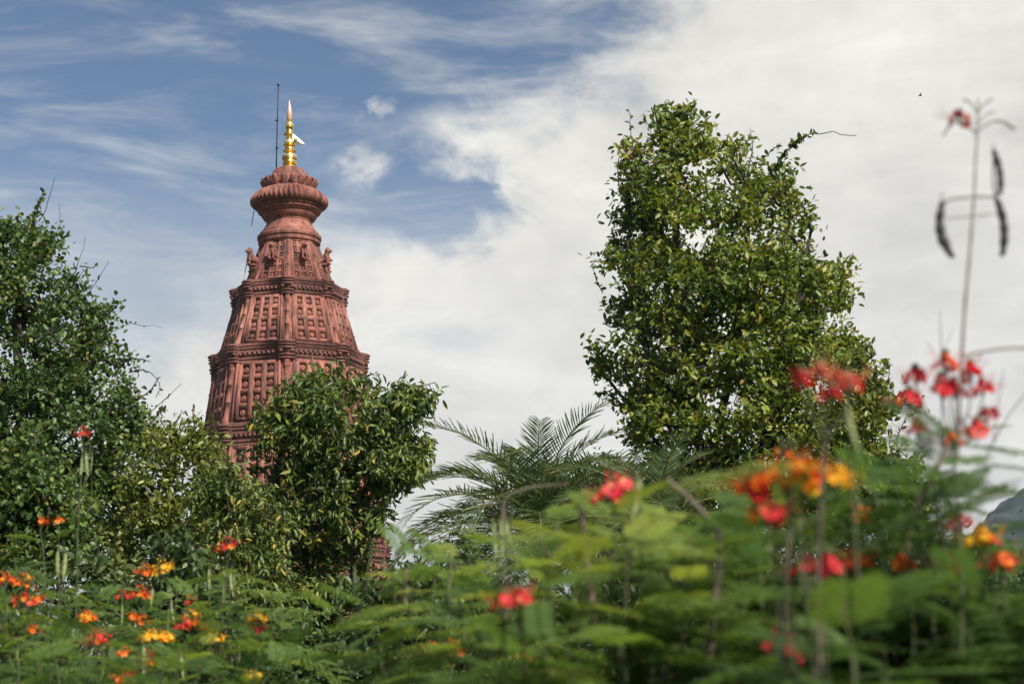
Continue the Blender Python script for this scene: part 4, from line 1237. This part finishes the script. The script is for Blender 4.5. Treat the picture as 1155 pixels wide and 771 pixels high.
def flower_bed():
    R_, O_, Y_ = ("red",), ("orange",), ("yellow",)
    # left bed, furthest
    peacock("peacock flower shrub with orange red blooms at the bottom left corner of the bed", 20, 7.4,
            rnd_shoots(-30, 75, 9, TOP, 6.8, 8.0), near=False,
            flowers=[(6, 656, 7.2, 26, O_), (27, 656, 7.4, 24, ("orange", "yellow")), (33, 676, 7.0, 40, ("red", "orange")), (38, 712, 6.9, 16, O_, dict(n=3))],
            pods=[(65, 622, 7.3, 28, 'g'), (74, 624, 7.3, 30, 'g')])
    peacock("tall thin peacock flower stalk with one orange bloom above the left bushes", 80, 8.2,
            rnd_shoots(50, 110, 4, TOP, 7.6, 8.6),
            near=False, flowers=[(93, 489, 8.2, 20, ("red", "orange"), dict(noleaf=True, n=5)), (46, 591, 8.2, 18, ("orange", "red"), dict(n=4, stepk=2.5)), (66, 589, 8.3, 13, ("orange", "red"), dict(n=3, stepk=2.5))],
            pods=[(97, 512, 8.2, 26, 'g'), (104, 514, 8.2, 22, 'g'), (92, 516, 8.2, 20, 'g')])
    peacock("peacock flower shrub with a yellow bloom beside an orange one at mid left", 165, 7.8,
            rnd_shoots(110, 215, 8, TOP, 7.2, 8.4), near=False,
            flowers=[(182, 643, 7.8, 30, Y_), (164, 645, 7.9, 22, ("orange", "red")), (157, 670, 7.5, 26, ("orange", "red")), (150, 698, 7.4, 16, O_, dict(n=4)), (162, 700, 7.4, 14, O_, dict(n=3)), (138, 672, 7.6, 14, R_, dict(n=3))],
            pods=[(138, 682, 7.4, 26, 'g'), (193, 676, 7.4, 26, 'g'), (172, 664, 7.6, 20, 'g'), (190, 690, 7.3, 24, 'g')])
    peacock("peacock flower shrub with low orange and yellow blooms along the bottom left", 110, 6.6,
            rnd_shoots(40, 200, 12, [(0, 700), (400, 705)], 6.2, 7.0), near=False,
            flowers=[(98, 697, 6.7, 20, ("orange", "yellow")), (110, 724, 6.4, 36, ("red", "orange")), (140, 764, 6.3, 26, ("orange", "red")), (165, 750, 6.4, 18, ("red", "orange"), dict(n=4)),
                     (170, 720, 6.6, 26, Y_), (186, 720, 6.6, 20, Y_), (140, 735, 6.5, 14, O_, dict(n=3)), (165, 738, 6.5, 12, R_, dict(n=3))],
            pods=[(118, 740, 6.4, 26, 'g'), (162, 730, 6.4, 28, 'g'), (205, 738, 6.4, 28, 'g'), (20, 730, 6.4, 26, 'g')])
    peacock("peacock flower shrub with red and yellow blooms mixed left of the narrow leaved tree", 225, 7.0,
            rnd_shoots(200, 300, 9, [(200, 690), (300, 680)], 6.6, 7.4), near=False,
            flowers=[(208, 706, 6.9, 26, ("red", "orange")), (222, 706, 6.9, 30, ("orange", "yellow")), (216, 695, 6.9, 18, Y_, dict(n=4)), (241, 720, 6.8, 24, Y_), (285, 764, 6.6, 18, Y_),
                     (292, 696, 7.0, 22, Y_), (292, 709, 7.0, 18, R_, dict(n=5))],
            pods=[(270, 728, 6.7, 30, 'g'), (290, 734, 6.7, 28, 'g'), (252, 660, 7.1, 26, 'g')])
    peacock("peacock flower shrub topped by one red orange bloom in front of the spire's foot", 260, 7.2,
            rnd_shoots(225, 340, 9, TOP, 6.6, 7.4), near=False,
            flowers=[(256, 616, 7.2, 28, ("red", "orange"), dict(n=9)), (212, 678, 7.3, 16, R_, dict(n=3))],
            pods=[(236, 642, 7.1, 26, 'g'), (260, 646, 7.1, 26, 'g'), (264, 648, 7.1, 22, 'g')],
            extra=[(255, 665, 330, 672, 6.9, .75), (258, 690, 350, 690, 6.7, .7), (300, 720, 390, 748, 6.3, .6)])
    peacock("low leafy peacock flower shrub without blooms along the bottom left edge of the photo", 140, 5.8,
            rnd_shoots(-20, 330, 22, [(0, 715), (330, 715)], 5.4, 6.2, 40), near=False, tint=(.1, .8))
    # centre, nearer
    peacock("feathery green peacock flower shrub without blooms left of centre at the bottom", 440, 5.2,
            rnd_shoots(375, 520, 13, TOP, 4.6, 5.6), tint=(.3, .95),
            extra=[(470, 690, 395, 690, 4.8, .6), (480, 645, 420, 660, 4.9, .7), (500, 640, 560, 640, 4.9, .8), (440, 745, 380, 740, 4.7, .5)],
            flowers=[(490, 735, 5.4, 22, O_, dict(n=5)), (512, 733, 5.4, 24, ("orange", "yellow"), dict(n=6)), (590, 738, 5.6, 18, O_, dict(n=4))],
            pods=[(400, 642, 5.0, 30, 'g')],
            twigs=[([(458, 690, 4.9), (456, 660, 4.9), (458, 640, 4.9)], .008, .005), ([(505, 700, 5), (506, 660, 5), (510, 625, 5)], .008, .005)])
    peacock("feathery peacock flower shrub with coral blooms low in the middle of the photo", 560, 4.0,
            rnd_shoots(500, 640, 10, TOP, 3.6, 4.4), tint=(.3, .9),
            flowers=[(568, 684, 2.55, 22, ("red", "pink_red"), dict(n=3, petal=.015)), (588, 678, 2.55, 22, ("pink_red",), dict(n=3, petal=.015))],
            pods=[(566, 585, 3.9, 45, 'g'), (572, 590, 3.9, 40, 'g'), (556, 590, 3.9, 36, 'g')],
            twigs=[([(570, 700, 3.8), (576, 650, 3.8), (568, 590, 3.8), (566, 560, 3.8), (600, 548, 3.8), (640, 546, 3.8)], .005, .0022)])
    peacock("bright yellow green peacock flower shrub with a coral head right below the palm", 680, 3.2,
            rnd_shoots(600, 780, 13, [(600, 582), (700, 568), (780, 580)], 2.8, 3.6), tint=(.55, 1.0),  # sunlit look put into the leaf colour by a high tint
            flowers=[(693, 557, 3.1, 46, ("pink_red", "red"), dict(n=9))],
            extra=[(690, 610, 585, 592, 3.0, .95), (680, 615, 800, 622, 2.9, .97), (700, 605, 790, 596, 3.1, .9), (650, 640, 600, 622, 3.0, .9), (720, 640, 820, 640, 3.0, .8), (700, 650, 600, 660, 2.9, .7), (710, 670, 820, 690, 2.8, .6), (690, 690, 590, 712, 2.8, .6)],
            pods=[(720, 540, 3.1, 45, 'g'), (716, 548, 3.1, 40, 'g')],
            twigs=[([(672, 720, 3.1), (664, 650, 3.1), (655, 570, 3.1)], .009, .005)])
    peacock("peacock flower shrub with a bare brown branch crossing in front of the tall broadleaf tree", 800, 3.4,
            rnd_shoots(740, 880, 15, [(740, 605), (800, 585), (880, 560)], 3.0, 3.8), tint=(.1, .65),
            extra=[(830, 655, 900, 645, 3.2, .6), (820, 690, 740, 690, 3.1, .5), (840, 715, 930, 720, 3.1, .4)],
            twigs=[([(752, 540, 2.9), (775, 560, 2.9), (800, 585, 2.9), (812, 602, 2.9), (812, 640, 2.9), (805, 680, 2.9), (800, 760, 2.9)], .0055, .007)])
    # right, nearest; low leaf tints paint in the shade
    peacock("peacock flower shrub with a large orange head above the shaded leaves right of centre", 880, 2.8,
            rnd_shoots(840, 960, 12, [(840, 575), (960, 535)], 3.0, 3.8), tint=(.1, .75),
            flowers=[(850, 555, 2.4, 40, ("orange", "red"), dict(n=6, node=(890, 605, 2.42))), (888, 540, 2.4, 60, ("orange", "yellow"), dict(n=9, node=(890, 605, 2.42))), (905, 548, 2.42, 44, ("yellow", "orange"), dict(n=5, node=(890, 605, 2.42))), (946, 540, 2.42, 24, ("yellow", "orange"), dict(n=4, node=(890, 605, 2.42))),
                     (862, 580, 2.4, 34, ("red", "orange"), dict(n=4, node=(890, 605, 2.42))), (910, 650, 2.6, 44, ("dark_red", "red"), dict(n=4, petal=.015)), (882, 735, 2.6, 44, ("dark_red",), dict(n=4, petal=.015)), (970, 583, 3.2, 18, O_, dict(n=3)), (968, 637, 2.9, 26, ("orange", "red"), dict(n=5)), (935, 640, 2.8, 24, R_, dict(n=4))],
            twigs=[([(885, 760, 2.5), (884, 690, 2.45), (888, 640, 2.42), (890, 605, 2.42)], .004, .0028)],
            pods=[(900, 580, 2.6, 52, 'g'), (866, 598, 2.6, 48, 'g')],
            extra=[(900, 528, 780, 530, 2.3, .98), (840, 524, 930, 518, 2.3, .95)])
    peacock("nearest peacock flower stalk with a blurred coral pink head over the yellow green tree", 925, 2.2,
            [(900, 620, 2.3), (950, 640, 2.2), (890, 680, 2.2), (930, 700, 2.2), (960, 730, 2.2)], tint=(.05, .55),
            flowers=[(905, 430, 2.15, 14, ("red",), dict(n=2, node=(930, 500, 2.15), petal=.015)), (938, 448, 2.1, 12, ("red",), dict(n=2, node=(930, 500, 2.15), petal=.016)), (957, 433, 2.15, 14, ("pale_coral", "pink_red"), dict(n=2, node=(930, 500, 2.15), petal=.018)), (926, 422, 2.15, 14, ("pale_coral",), dict(n=2, node=(930, 500, 2.15), petal=.016))],
            pods=[(958, 465, 2.15, 50, 'g')],
            twigs=[([(925, 760, 2.2), (922, 640, 2.2), (926, 560, 2.16), (930, 500, 2.15)], .004, .0026)])
    peacock("tallest flower stalk with dangling black pods at the right against the pale cloud", 1085, 2.7,
            [(1075, 500, 2.8), (1060, 530, 2.9), (1040, 560, 2.9)], tint=(.0, .45),
            flowers=[(1067, 412, 2.9, 22, ("orange", "red"), dict(n=4, node=(1078, 505, 2.9))), (1033, 427, 2.9, 20, R_, dict(n=3, node=(1078, 505, 2.9))), (1095, 422, 2.9, 20, R_, dict(n=3, node=(1078, 505, 2.9))), (1062, 440, 2.9, 26, R_, dict(n=4, node=(1078, 505, 2.9))),
                     (1076, 442, 2.9, 20, ("dark_red",), dict(n=3, node=(1078, 505, 2.9))), (1108, 440, 2.9, 16, R_, dict(n=3, node=(1078, 505, 2.9))), (1026, 454, 2.9, 22, R_, dict(n=3, node=(1078, 505, 2.9))), (1112, 472, 2.9, 14, R_, dict(n=2, node=(1078, 505, 2.9))),
                     (1102, 487, 2.9, 20, ("red", "orange"), dict(n=3, node=(1078, 505, 2.9))), (1034, 485, 2.9, 18, R_, dict(n=3, node=(1078, 505, 2.9))), (1074, 500, 2.9, 16, ("orange",), dict(n=2, node=(1078, 505, 2.9))),
                     (1083, 136, 2.7, 14, ("dark_red", "pink_red"), dict(n=2, free=True))],
            pods=[(1063, 228, 2.7, 70, 'd'), (1125, 226, 2.7, 68, 'd'), (1121, 170, 2.7, 56, 'd')],
            twigs=[([(1080, 520, 2.7), (1082, 450, 2.7), (1085, 400, 2.7), (1088, 345, 2.7), (1093, 295, 2.7), (1096, 255, 2.7), (1099, 218, 2.7), (1100, 185, 2.7), (1102, 155, 2.7), (1103, 118, 2.7)], .0034, .0016),
                   ([(1064, 232, 2.7), (1068, 225, 2.7), (1097, 222, 2.7), (1122, 222, 2.7), (1125, 228, 2.7)], .0020, .0020),
                   ([(1121, 172, 2.7), (1120, 200, 2.7), (1123, 224, 2.7)], .0020, .0022),
                   ([(1068, 246, 2.7), (1097, 244, 2.7), (1120, 241, 2.7)], .0013, .0013),
                   ([(1102, 150, 2.7), (1082, 136, 2.7), (1072, 140, 2.7), (1064, 153, 2.7)], .0016, .0022),
                   ([(1102, 148, 2.7), (1120, 136, 2.7), (1132, 137, 2.7), (1144, 146, 2.7)], .0014, .0028),
                   ([(1103, 130, 2.7), (1096, 116, 2.7), (1086, 112, 2.7)], .001, .0022), ([(1103, 128, 2.7), (1110, 116, 2.7), (1119, 112, 2.7)], .001, .0022),
                   ([(1103, 124, 2.7), (1103, 112, 2.7)], .001, .002), ([(1103, 140, 2.7), (1112, 128, 2.7), (1122, 126, 2.7)], .001, .0016),
                   ([(1084, 402, 2.7), (1110, 396, 2.7), (1140, 392, 2.7), (1175, 393, 2.7)], .0022, .0022)])
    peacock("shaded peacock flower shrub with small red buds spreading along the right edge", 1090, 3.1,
            rnd_shoots(985, 1175, 22, [(985, 535), (1050, 505), (1080, 525), (1095, 640), (1160, 660)], 3.2, 4.0, 80), tint=(.0, .4), step=.05,  # shade put into the leaf colour by a low tint
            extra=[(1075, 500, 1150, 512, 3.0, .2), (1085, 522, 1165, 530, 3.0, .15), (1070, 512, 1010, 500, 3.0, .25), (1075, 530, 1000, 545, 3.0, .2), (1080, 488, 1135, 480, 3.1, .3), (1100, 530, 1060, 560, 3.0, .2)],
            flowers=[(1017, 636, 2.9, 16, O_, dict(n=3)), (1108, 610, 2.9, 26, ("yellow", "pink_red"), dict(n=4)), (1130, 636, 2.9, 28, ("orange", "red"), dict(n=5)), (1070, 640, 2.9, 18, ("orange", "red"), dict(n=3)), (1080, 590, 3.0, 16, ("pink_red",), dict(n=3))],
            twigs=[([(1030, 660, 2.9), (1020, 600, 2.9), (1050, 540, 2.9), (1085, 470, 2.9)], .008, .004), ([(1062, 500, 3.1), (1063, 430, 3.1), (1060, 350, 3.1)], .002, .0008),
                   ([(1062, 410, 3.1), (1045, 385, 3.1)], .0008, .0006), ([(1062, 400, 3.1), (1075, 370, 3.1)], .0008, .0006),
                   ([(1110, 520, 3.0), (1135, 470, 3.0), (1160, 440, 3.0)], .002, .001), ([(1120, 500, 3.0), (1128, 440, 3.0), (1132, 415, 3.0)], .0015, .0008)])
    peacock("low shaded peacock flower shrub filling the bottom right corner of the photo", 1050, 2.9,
            rnd_shoots(940, 1160, 20, [(940, 640), (1155, 630)], 2.7, 3.2, 90), tint=(.0, .35), step=.05,  # shade painted in through the dark end of the leaf tint
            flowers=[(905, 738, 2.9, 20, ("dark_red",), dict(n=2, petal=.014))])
    peacock("low green peacock flower shrub along the bottom edge below the coral blooms", 690, 2.9,
            rnd_shoots(540, 860, 18, [(540, 700), (860, 690)], 2.7, 3.2, 60), tint=(.2, .85), step=.06)


def bird():
    q = Quads()
    c = at(1038, 108, 60.0)
    q.tube([c + (-.09, 0, 0), c + (-.05, 0, .01), c + (.03, 0, .01), c + (.08, 0, 0)], [.008, .03, .03, .006], 6)
    for s in (-1, 1):
        q.hexa([c + (-.03, 0, 0), c + (.03, 0, 0), c + (.0, s * .16, .07), c + (-.03, s * .16, .07),
                c + (-.03, 0, .012), c + (.03, 0, .012), c + (.0, s * .16, .076), c + (-.03, s * .16, .076)])
    o = q.build("bird", M["pod_dark"])
    tag(o, "tiny dark bird high in the pale sky near the tallest flower stalk", "bird")


def haze():
    me = bpy.data.meshes.new("haze"); bm = bmesh.new()
    x0, x1, y0, y1, z0, z1 = -6050, 6050, -6050, 6050, -1.2, 262
    v = [bm.verts.new(p) for p in ((x0, y0, z0), (x1, y0, z0), (x1, y1, z0), (x0, y1, z0), (x0, y0, z1), (x1, y0, z1), (x1, y1, z1), (x0, y1, z1))]
    for f in ((3, 2, 1, 0), (4, 5, 6, 7), (0, 1, 5, 4), (1, 2, 6, 5), (2, 3, 7, 6), (3, 0, 4, 7)): bm.faces.new([v[i] for i in f])
    bm.to_mesh(me); bm.free()
    m = bpy.data.materials.new("haze_air"); m.use_nodes = True
    nt = m.node_tree; nt.nodes.remove(nt.nodes["Principled BSDF"])
    p = nt.nodes.new("ShaderNodeVolumePrincipled")
    p.inputs["Color"].default_value = (0.66, 0.80, 1.0, 1); p.inputs["Density"].default_value = 0.00012; p.inputs["Anisotropy"].default_value = 0.2
    nt.links.new(p.outputs[0], nt.nodes["Material Output"].inputs["Volume"])
    me.materials.append(m)
    o = bpy.data.objects.new("haze", me); COL.objects.link(o)
    tag(o, "thin blue haze in the air towards the far hill", "haze", kind="stuff")


HAZE = True
ground()
hills()
if HAZE: haze()
sky_and_sun()
temple_tower()
all_trees()
palm(608, 606, 24.0, 60, 2.55, "feathery date palm with arching fronds in the centre between spire and tall tree")
palm(738, 606, 20.0, 34, 1.75, "smaller palm low on the right of the big date palm", trunk_r=.09, leaflet=.36)
flower_bed()
bird()

vs = scene.view_settings
vs.view_transform = 'Standard'; vs.look = 'None'; vs.exposure = 0.55; vs.gamma = 1.0; vs.use_curve_mapping = False
scene.render.film_transparent = False
scene.cycles.max_bounces = 6
scene.cycles.transparent_max_bounces = 4
scene.cycles.use_denoising = True
